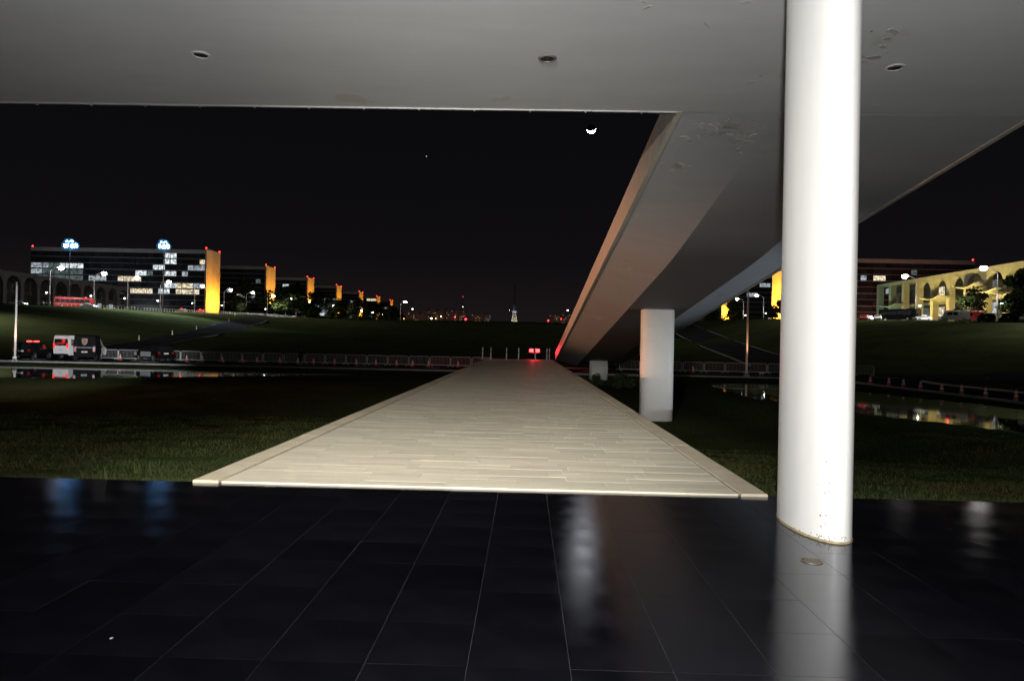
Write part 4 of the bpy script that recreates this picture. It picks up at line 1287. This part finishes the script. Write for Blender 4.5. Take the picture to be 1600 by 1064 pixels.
CARG = [(-1.25, -0.3, -0.78, -0.3, 1.0, 1.33), (-0.22, 0.95, -0.22, 0.42, 1.0, 1.33)]
BUS = [(-5.6, .42), (-5.66, 1.2), (-5.6, 3.15), (-5.4, 3.32), (5.3, 3.32), (5.55, 3.1), (5.7, 1.3), (5.66, .42)]
def suv(label, x, y, h, paint, **k):
    return vehicle('patrol_car' if k.get('lightbar') is not None else 'parked_car', label, 'car', x, y, h, SUV, 1.86, 1.05, paint, SUVG, ((-2.27, 1.12), (-2.07, 1.6)), ((1.12, 1.14), (0.60, 1.62)), (-1.42, 1.40), 0.37, (0.82, 1.08), (0.72, 0.88), 0.80, **k)
def car(label, x, y, h, paint, **k):
    return vehicle('parked_car', label, 'car', x, y, h, CAR, 1.76, 0.96, paint, CARG, ((-1.36, 1.03), (-0.86, 1.35)), ((1.08, 1.02), (0.56, 1.35)), (-1.28, 1.30), 0.32, (0.72, 0.88), (0.62, 0.76), 0.62, **k)

KB = 'patrol vehicles on the street'
suv('black patrol car with glowing red roof beacons at the left edge', -53.4, 73.2, R(8), M_black, lightbar=-0.2, group=KB)
mv = vehicle('minibus', 'white minibus with dark side windows parked beside the black van', 'minibus', -51.0, 77.4, R(-8), VAN, 2.0, 1.30, M_white,
        [(-2.45, -1.55, -2.45, -1.55, 1.45, 2.15), (-1.47, -0.55, -1.47, -0.55, 1.45, 2.15), (-0.47, 0.45, -0.47, 0.45, 1.45, 2.15), (0.6, 1.85, 0.6, 1.45, 1.45, 2.15)],
        ((-2.83, 1.45), (-2.79, 2.2)), ((2.30, 1.48), (1.78, 2.42)), (-1.75, 1.85), 0.36, (1.2, 1.7), (0.85, 1.05), 0.9, tumble=0.10, tail_on=True, group=KB)
bv = vehicle('police_van', 'black van seen from behind with a shield emblem on its rear', 'van', -47.2, 72.8, R(27), [(a, b * 1.04) for a, b in VAN], 2.05, 1.35, M_black,
        [(-2.4, -0.9, -2.4, -0.9, 1.5, 2.2), (-0.8, 0.5, -0.8, 0.5, 1.5, 2.2), (0.65, 1.9, 0.65, 1.5, 1.5, 2.2)], None, ((2.30, 1.54), (1.78, 2.5)), (-1.75, 1.85), 0.37, (0.95, 1.5), (0.85, 1.05), 0.86, tumble=0.10, group=KB)
# the shield emblem and the lettering strip on the van's rear doors
sh = [(-0.26, 0.32), (0.0, 0.36), (0.26, 0.32), (0.25, -0.02), (0.15, -0.25), (0.0, -0.36), (-0.15, -0.25), (-0.25, -0.02)]
v = [(a, -2.875, 1.98 + b) for a, b in sh] + [(a, -2.80, 1.98 + b) for a, b in sh]
MB().add(v, [tuple(range(8))] + [(i, 8 + i, 8 + (i + 1) % 8, (i + 1) % 8) for i in range(8)]).build('emblem', mat('emblem_ochre', (0.42, 0.24, 0.14), 0.6, var=0.2, scale=8), bv)
v = [(a * .7, -2.879, 1.98 + b * .7) for a, b in sh]
MB().add(v, [tuple(range(8))]).build('emblem_field', mat('emblem_brown', (0.22, 0.13, 0.10), 0.6, var=0.2, scale=8), bv)
MB().box(-0.8, 0.8, -2.91, -2.878, 1.34, 1.42).build('lettering_strip', mat('strip_grey', (0.20, 0.22, 0.26), 0.5, var=0.5, scale=9), bv)
MB().box(-0.01, 0.01, -2.90, -2.86, 0.7, 2.4).build('door_gap', M_tyre, bv)
sv = suv('silver-sided patrol car standing with its dark rear to the barriers', -40.4, 73.6, R(58), M_black, group=KB)
for s_ in (-1, 1):
    for (ya, yb) in ((-1.0, -0.05), (0.0, 1.0)):
        MB().bbox(min(s_ * 0.92, s_ * 0.945), max(s_ * 0.92, s_ * 0.945), ya, yb, 0.52, 1.04, 0.004).build('door', M_silver, sv)
    MB().bbox(min(s_ * 0.92, s_ * 0.94), max(s_ * 0.92, s_ * 0.94), 1.82, 2.2, 0.6, 0.98, 0.004).build('wing', M_silver, sv)
suv('dark patrol car with two red beacons on the street beyond the posts', 1.05, 77.5, R(3), M_black, lightbar=-0.2, group=KB, beacon=1000, bh=0.42)
car('dark car with pale headlamps behind the short pillar', 9.2, 76.6, R(178), M_black, head_on=False)

# vehicles on the left upper road
def bus(label, x, y, h, paint, z=None, **k):
    sg = [(-5.2 + i * 1.35, -5.2 + i * 1.35 + 1.25, -5.2 + i * 1.35, -5.2 + i * 1.35 + 1.25, 1.65, 2.75) for i in range(7)]
    return vehicle('coach', label, 'bus', x, y, h, BUS, 2.5, 1.5, paint, sg, ((-5.64, 1.8), (-5.6, 2.9)), ((5.66, 1.5), (5.58, 2.95)), (-3.4, 3.3), 0.48, (1.0, 1.4), (0.8, 1.0), 0.7, tumble=0.05, **k)
bus('red bus with a red beacon on the left upper road', -146.5, 219, R(-68), mat('dark_red_paint', (0.16, 0.012, 0.012), 0.4, var=0.2, scale=2), lightbar=3.0)
car('white car with lit headlamps at the far left of the upper road', -151, 200, R(-75), M_white, head_on=True)
hb = car('pale car in front of the red bus with headlamps on the grass', -139.0, 214, R(-80), M_silver, head_on=True)
spot('headlamp_beam', (-136.6, 213.7, gz(-137, 214) + 1.0), (-112, 209, gz(-112, 209) + 0.2), 60000, (0.85, 1.0, 0.92), 34, 0.6, 0.2, hb)
suv('red-lit patrol car left of the largest amber wall', -153, 300, R(80), M_white, lightbar=-0.2, tail_on=True)
suv('patrol car with red beacon beside the foot of the largest amber wall', -149, 309, R(85), M_redp, lightbar=-0.2)
# right upper road
bus('black coach parked before the palace near the white column', 105.0, 194, R(-155), M_black)
car('white car left of the black coach', 97.0, 190, R(150), M_white)
car('red car next to the white column on the right upper road', 93.5, 191, R(160), M_redp)
car('pale car behind the black coach', 103.0, 207, R(140), M_white)
vehicle('ambulance', 'white and red ambulance before the palace water spouts', 'van', 99.2, 160, R(70), VAN, 2.0, 1.30, M_white,
        [(-0.47, 0.45, -0.47, 0.45, 1.45, 2.15), (0.6, 1.85, 0.6, 1.45, 1.45, 2.15)], ((-2.83, 1.45), (-2.79, 2.2)), ((2.30, 1.48), (1.78, 2.42)), (-1.75, 1.85), 0.36, (1.2, 1.7), (0.85, 1.05), 0.9, tumble=0.10, lightbar=1.2)
vehicle('rescue_van', 'dark red van behind the white ambulance', 'van', 107.2, 167, R(60), VAN, 2.0, 1.30, M_redp,
        [(-0.47, 0.45, -0.47, 0.45, 1.45, 2.15), (0.6, 1.85, 0.6, 1.45, 1.45, 2.15)], ((-2.83, 1.45), (-2.79, 2.2)), ((2.30, 1.48), (1.78, 2.42)), (-1.75, 1.85), 0.36, (1.2, 1.7), (0.85, 1.05), 0.9, tumble=0.10)
car('white car left of the ambulance', 97.5, 170.0, R(100), M_white)
for i, (x, y) in enumerate([(92.5, 139), (93.0, 133.5), (93.5, 128.5), (94.5, 124.5), (95.5, 121), (96.5, 118.2)]):
    suv('dark parked car facing the lawn at right, %s from the ambulance' % ORD[i], x, y, R(128), [M_black, M_black, M_silver, M_black, M_black, M_silver][i], group='dark cars parked above the right lawn')

# low lamps and crowd fence along the left crest
def rail(label, x0, y0, x1, y1, n, mtl=M_band):
    t = thing('rail_fence', label, 'fence', (x0, y0, gz(x0, y0)))
    mb = MB(); rb = MB(); prev = None
    for i in range(n + 1):
        q = i / n
        x, y = x0 + (x1 - x0) * q, y0 + (y1 - y0) * q
        z = gz(x, y)
        mb.box(x - x0 - 0.05, x - x0 + 0.05, y - y0 - 0.05, y - y0 + 0.05, z - t.location.z - 0.2, z - t.location.z + 1.2)
        p = (x - x0, y - y0, z - t.location.z + 1.15)
        if prev:
            rb.tube([prev, p], 0.04, 4)
        prev = p
    tag(mb.build('posts', mtl, t), kind='stuff')
    rb.build('rail', mtl, t)
rail('low pale fence along the crest before the dark trees at left', -141, 318, -136, 420, 60)
rail('low pale fence along the left crest below the office block', -141, 195, -141, 316, 60, M_metal)
rail('low pale fence along the right crest under the ramp edge', 100, 318, 100, 420, 50)

# ------------------------------------------------------------------ people
def person(x, y, h, rz, label, cloth, stance=0):
    z = gz(x, y) + 0.045
    t = thing('person', label, 'person', (x, y, z), rz, None)
    J = {'pel': (0, 0, .53), 'wa': (0, 0, .62), 'ch': (0, 0.005, .74), 'ne': (0, 0.008, .825), 'he': (0, .02, .88), 'top': (0, .015, .965),
         'sl': (-.10, 0, .79), 'el': (-.135, -.01, .63), 'wl': (-.13, .05, .49), 'fl': (-.125, .065, .43),
         'sr': (.10, 0, .79), 'er': (.14, -.015, .63), 'wr': (.115, .06, .52), 'fr': (.09, .09, .47),
         'hl': (-.052, 0, .50), 'kl': (-.06, .012, .275), 'al': (-.065, -.005, .045), 'tl': (-.07, .075, .015),
         'hr': (.052, 0, .50), 'kr': (.062, .012, .275), 'ar': (.07, -.005, .045), 'tr': (.08, .075, .015)}
    rad = {'pel': .075, 'wa': .068, 'ch': .08, 'ne': .032, 'he': .052, 'top': .04, 'sl': .04, 'el': .027, 'wl': .02, 'fl': .018, 'sr': .04, 'er': .027, 'wr': .02, 'fr': .018,
           'hl': .052, 'kl': .035, 'al': .024, 'tl': .018, 'hr': .052, 'kr': .035, 'ar': .024, 'tr': .018}
    names = list(J)
    ed = [('pel', 'wa'), ('wa', 'ch'), ('ch', 'ne'), ('ne', 'he'), ('he', 'top'), ('ch', 'sl'), ('sl', 'el'), ('el', 'wl'), ('wl', 'fl'), ('ch', 'sr'), ('sr', 'er'), ('er', 'wr'), ('wr', 'fr'),
          ('pel', 'hl'), ('hl', 'kl'), ('kl', 'al'), ('al', 'tl'), ('pel', 'hr'), ('hr', 'kr'), ('kr', 'ar'), ('ar', 'tr')]
    me = bpy.data.meshes.new('body')
    me.from_pydata([tuple(c * h for c in J[n]) for n in names], [(names.index(a), names.index(b)) for a, b in ed], [])
    me.materials.append(cloth)
    o = bpy.data.objects.new('body', me); COL.objects.link(o); o.parent = t
    sk = o.modifiers.new('skin', 'SKIN')
    for i, nme in enumerate(names):
        me.skin_vertices[0].data[i].radius = (rad[nme] * h, rad[nme] * h * (0.75 if nme in ('wa', 'ch', 'pel') else 1))
        me.skin_vertices[0].data[i].use_root = (nme == 'pel')
    o.modifiers.new('sub', 'SUBSURF').render_levels = 2
    hd = MB().lathe([(0.0, .055), (.03, .05), (.045, .03), (.05, 0), (.045, -.03), (.03, -.055), (0.0, -.065)], 14, (0, .02, .905)).mesh('face', M_skin, True)
    inst('face', hd, t, scale=(h, h, h))
    cap = MB().lathe([(.053, -.005), (.053, .03), (.035, .06), (0, .068)], 14, (0, .016, .915)).mesh('cap', cloth, True)
    inst('cap', cap, t, scale=(h, h, h))
    return t
person(-24.4, 73.9, 1.72, R(10), 'person in dark clothes standing before the crowd barriers', M_cloth)
person(-116, 270, 1.75, R(160), 'person in a pale shirt walking beside the left rising road', M_cloth2)

# ------------------------------------------------------------------ far city
def city_block(label, x, y, w, h, seed, warm):
    z = gz(x, y) - 2
    rg = random.Random(seed)
    t = thing('city_building', label, 'building', (x, y, z), 0, 'buildings on the far skyline')
    MB().box(-w / 2, w / 2, 0, 18, 0, h).build('wall', mat('city_wall', (0.20, 0.17, 0.16), 0.9, var=0.3, scale=0.05), t)
    MB().box(-w / 2 - .5, w / 2 + .5, -.5, 18.5, h, h + 1.2).build('roof', M_concrete_dark, t)
    MB().box(-3, 3, 5, 11, h + 1.2, h + 5).build('lift_tower', M_concrete_dark, t)
    spot('wall_fill', (x, y - 45, z + 6), (x, y, z + h * 0.5), 9000, (1.0, 0.55, 0.40), 120, 0.8, 1.0, t)  # added spot that brightens the wall, with no lamp body
    mb = MB()
    for k in range(int(h / 4)):
        for j in range(int(w / 5)):
            if rg.random() < 0.16:
                xx = -w / 2 + 2 + j * 5
                mb.box(xx, xx + 2.4, -0.12, -0.02, 2 + k * 4, 3.8 + k * 4)
    if mb.f:
        tag(mb.build('lit_windows', warm, t), kind='stuff')
C1 = glow('city_window_warm', (1.0, 0.62, 0.32), 0.35); C2 = glow('city_window_white', (0.9, 0.92, 1.0), 0.3)
CB_ = [(630, 1900, 60, 20), (642, 2050, 44, 26), (655, 1850, 50, 18), (668, 2100, 52, 30), (682, 1950, 46, 30), (695, 2200, 48, 36), (707, 2000, 32, 32), (718, 2150, 36, 34), (745, 1900, 34, 20), (758, 2100, 30, 22), (868, 2000, 40, 24), (884, 2100, 46, 28), (876, 1850, 30, 16)]
for i, (px, d, w, h) in enumerate(CB_):
    city_block('faint far building on the skyline, %s from the left' % ORD[i], (px - 821) / 1067 * d, d, w, h, i, C1 if i % 3 else C2)
term = thing('bus_terminal', 'long low white-lit building on the horizon left of the red signals', 'building', (-122, 1050, gz(-122, 1050)))
MB().box(-12, 12, 0, 10, 0, 4.2).build('wall', M_min_wall, term)
MB().box(-13, 13, -1, 11, 4.2, 4.9).build('roof', M_concrete_dark, term)
for i in range(8):
    MB().box(-11.6 + i * 2.9, -11.6 + i * 2.9 + 2.6, -0.12, -0.02, 1.0, 3.8).build('window', M_lit[3], term)

def tv_tower():
    x, y = (803 - 821) / 1067 * 2600, 2600
    z = gz(x, y)
    t = thing('television_tower', 'slender lattice television tower with a bright lit foot on the horizon', 'tower', (x, y, z - 4))
    mb = MB()
    def level(h0, w0, h1, w1, r):
        c0 = [(w0, w0), (-w0, w0), (-w0, -w0), (w0, -w0)]; c1 = [(w1, w1), (-w1, w1), (-w1, -w1), (w1, -w1)]
        for k in range(4):
            a = (*c0[k], h0); b = (*c1[k], h1); c = (*c0[(k + 1) % 4], h0); d = (*c1[(k + 1) % 4], h1)
            mb.tube([a, b], r, 4, False); mb.tube([a, d], r * .7, 4, False); mb.tube([c, b], r * .7, 4, False); mb.tube([b, d], r * .7, 4, False)
    hs = [0, 10, 20, 32, 45, 60, 78, 98, 120, 150]
    ws = [11, 9.5, 8, 6.2, 4.8, 3.8, 3, 2.3, 1.6, 0.6]
    for k in range(9):
        level(hs[k], ws[k], hs[k + 1], ws[k + 1], 0.9 if k < 4 else 0.5)
    mb.build('lattice', mat('tower_steel', (0.6, 0.6, 0.58), 0.6, var=0.2, scale=0.1), t)
    MB().box(-9, 9, -9, 9, 40, 46).build('platform', mat('tower_platform', (0.5, 0.5, 0.55), 0.6, var=0.2, scale=0.1), t)
    for s_ in (-1, 1):
        spot('tower_floodlight', (x + s_ * 28, y - 40, z + 2), (x, y, z + 20), 70000, (1, 0.92, 0.62), 60, 0.6, 1.0, t)
    spot('tower_floodlight', (x, y - 26, z + 36), (x, y, z + 48), 9000, (0.35, 0.45, 1.0), 60, 0.6, 1.0, t)
    return t
tv_tower()

def radio_mast(px, d, H, label, lamps):
    x = (px - 821) / 1067 * d
    z = gz(x, d)
    t = thing('radio_mast', label, 'mast', (x, d, z - 2), 0, 'radio masts on the skyline')
    mb = MB()
    for k in range(3):
        a = 2.094 * k
        mb.tube([(1.2 * math.cos(a), 1.2 * math.sin(a), 0), (0.3 * math.cos(a), 0.3 * math.sin(a), H)], 0.28, 4)
    for j in range(int(H / 6)):
        q = 1.2 - 0.9 * j * 6 / H
        for k in range(3):
            a, b = 2.094 * k, 2.094 * (k + 1)
            mb.tube([(q * math.cos(a), q * math.sin(a), j * 6), (q * math.cos(b), q * math.sin(b), j * 6 + 5)], 0.14, 4, False)
    mb.build('lattice', M_metal, t)
    for (f, gm, r) in lamps:
        MB().lathe([(0.0, r), (r * .8, r * .5), (r, 0), (r * .6, -r * .7), (0, -r)], 8, (0, 0, H * f)).build('mast_lamp', gm, t, True)
M_cr = glow('mast_red', (1.0, 0.05, 0.05), 2.5)
radio_mast(722, 1800, 66, 'tall radio mast with red lamps above the horizon', [(1, M_cr, 1.1), (0.6, M_glow_city, 1.0), (0.2, M_cr, 1.2)])
radio_mast(643, 1500, 42, 'thin radio mast with one white lamp at left of the skyline', [(0.62, M_glow_city, 1.6)])
radio_mast(795, 2300, 70, 'faint thin mast beside the television tower', [(0.6, M_glow_small, 0.5)])
radio_mast(886, 1500, 30, 'thin mast with a white lamp at the skyline beside the ramp edge', [(1, M_glow_city, 1.6)])

def signal(px, d, label, r, hgt=5.0):
    x = (px - 821) / 1067 * d
    z = gz(x, d)
    t = thing('traffic_signal', label, 'traffic light', (x, d, z), 0, 'traffic lights on the lawn crest')
    MB().tube([(0, 0, 0), (0, 0, hgt)], 0.09, 6).build('pole', M_pole, t)
    MB().bbox(-0.28, 0.28, -0.16, 0.16, hgt - 0.2, hgt + 1.1, 0.04).build('signal_head', M_black, t)
    MB().lathe([(r, 0.0), (r * .8, 0.12), (0, 0.2)], 12).build('lamp', M_glow_red, t, True, (0, -0.2, hgt + 0.75)).rotation_euler = (R(90), 0, 0)
signal(727, 500, 'bright red traffic light on the lawn crest left of the tower', 0.75, 0.5)
signal(710, 520, 'smaller red traffic light left of the brightest one', 0.5, 2)
signal(856, 520, 'red traffic light on the crest left of the ramp edge', 0.6, 0.8)
signal(876, 560, 'pinkish red traffic light nearest the ramp edge', 0.45, 2.5)

# string of lamp posts and headlamps far along the crest
rg = random.Random(31)
for i, px in enumerate([617, 624, 630, 636, 644, 650, 657, 673, 680, 688]):
    d = rg.uniform(560, 800)
    x = (px - 821) / 1067 * d
    z = gz(x, d)
    t = thing('lamp_post', 'far small lamp along the horizon right of the trees, %s from the left' % ORD[i], 'street lamp', (x, d, z), 0, 'far small lamps on the horizon')
    hgt = rg.uniform(1.0, 5.0)
    MB().tube([(0, 0, 0), (0, 0, hgt)], 0.1, 6).build('pole', M_pole, t)
    q = rg.uniform(0.35, 0.6)
    MB().lathe([(0, q), (q * .8, q * .5), (q, 0), (q * .7, -q * .6), (0, -q)], 8, (0, 0, hgt)).build('lamp_globe', [M_glow_city, M_glow_small, glow('far_sodium', (1, .45, .12), 7)][i % 3], t, True)

# ------------------------------------------------------------------ moon and a star
def moon():
    D = 9000.0
    dirv = Vector(((917 - 821) / 1067, 1.0, (537.5 - 202) / 1067)).normalized()
    r = D * math.tan(R(0.34))
    c = Vector((0, 0, EYE)) + dirv * D
    bm = bmesh.new()
    bmesh.ops.create_uvsphere(bm, u_segments=48, v_segments=32, radius=r)
    me = bpy.data.meshes.new('moon')
    bm.to_mesh(me); bm.free()
    me.materials.append(mat('moon_dark_side', (0.004, 0.004, 0.005), 1.0, spec=0.0))
    me.materials.append(glow('moon_lit_side', (0.93, 0.96, 1.0), 160))
    up = Vector((0.05, 0, -1)); up = (up - dirv * up.dot(dirv)).normalized()
    sun = (up * 0.80 + dirv * 0.60).normalized()
    for p in me.polygons:
        p.material_index = 1 if p.center.normalized().dot(sun) > 0.02 else 0
        p.use_smooth = True
    o = bpy.data.objects.new('moon', me); COL.objects.link(o); o.location = c
    tag(o, 'bright crescent moon lit from below in the black sky', 'moon')
    s_ = MB().lathe([(0, 5), (4, 3), (5, 0), (4, -3), (0, -5)], 8)
    d2 = Vector(((660 - 821) / 1067, 1.0, (531.6 - 243) / 1067)).normalized()
    st = s_.build('star', glow('star_glow', (1, 1, 1), 1.2), None, True, Vector((0, 0, EYE)) + d2 * D)
    tag(st, 'single faint star left of the moon', 'star')
moon()
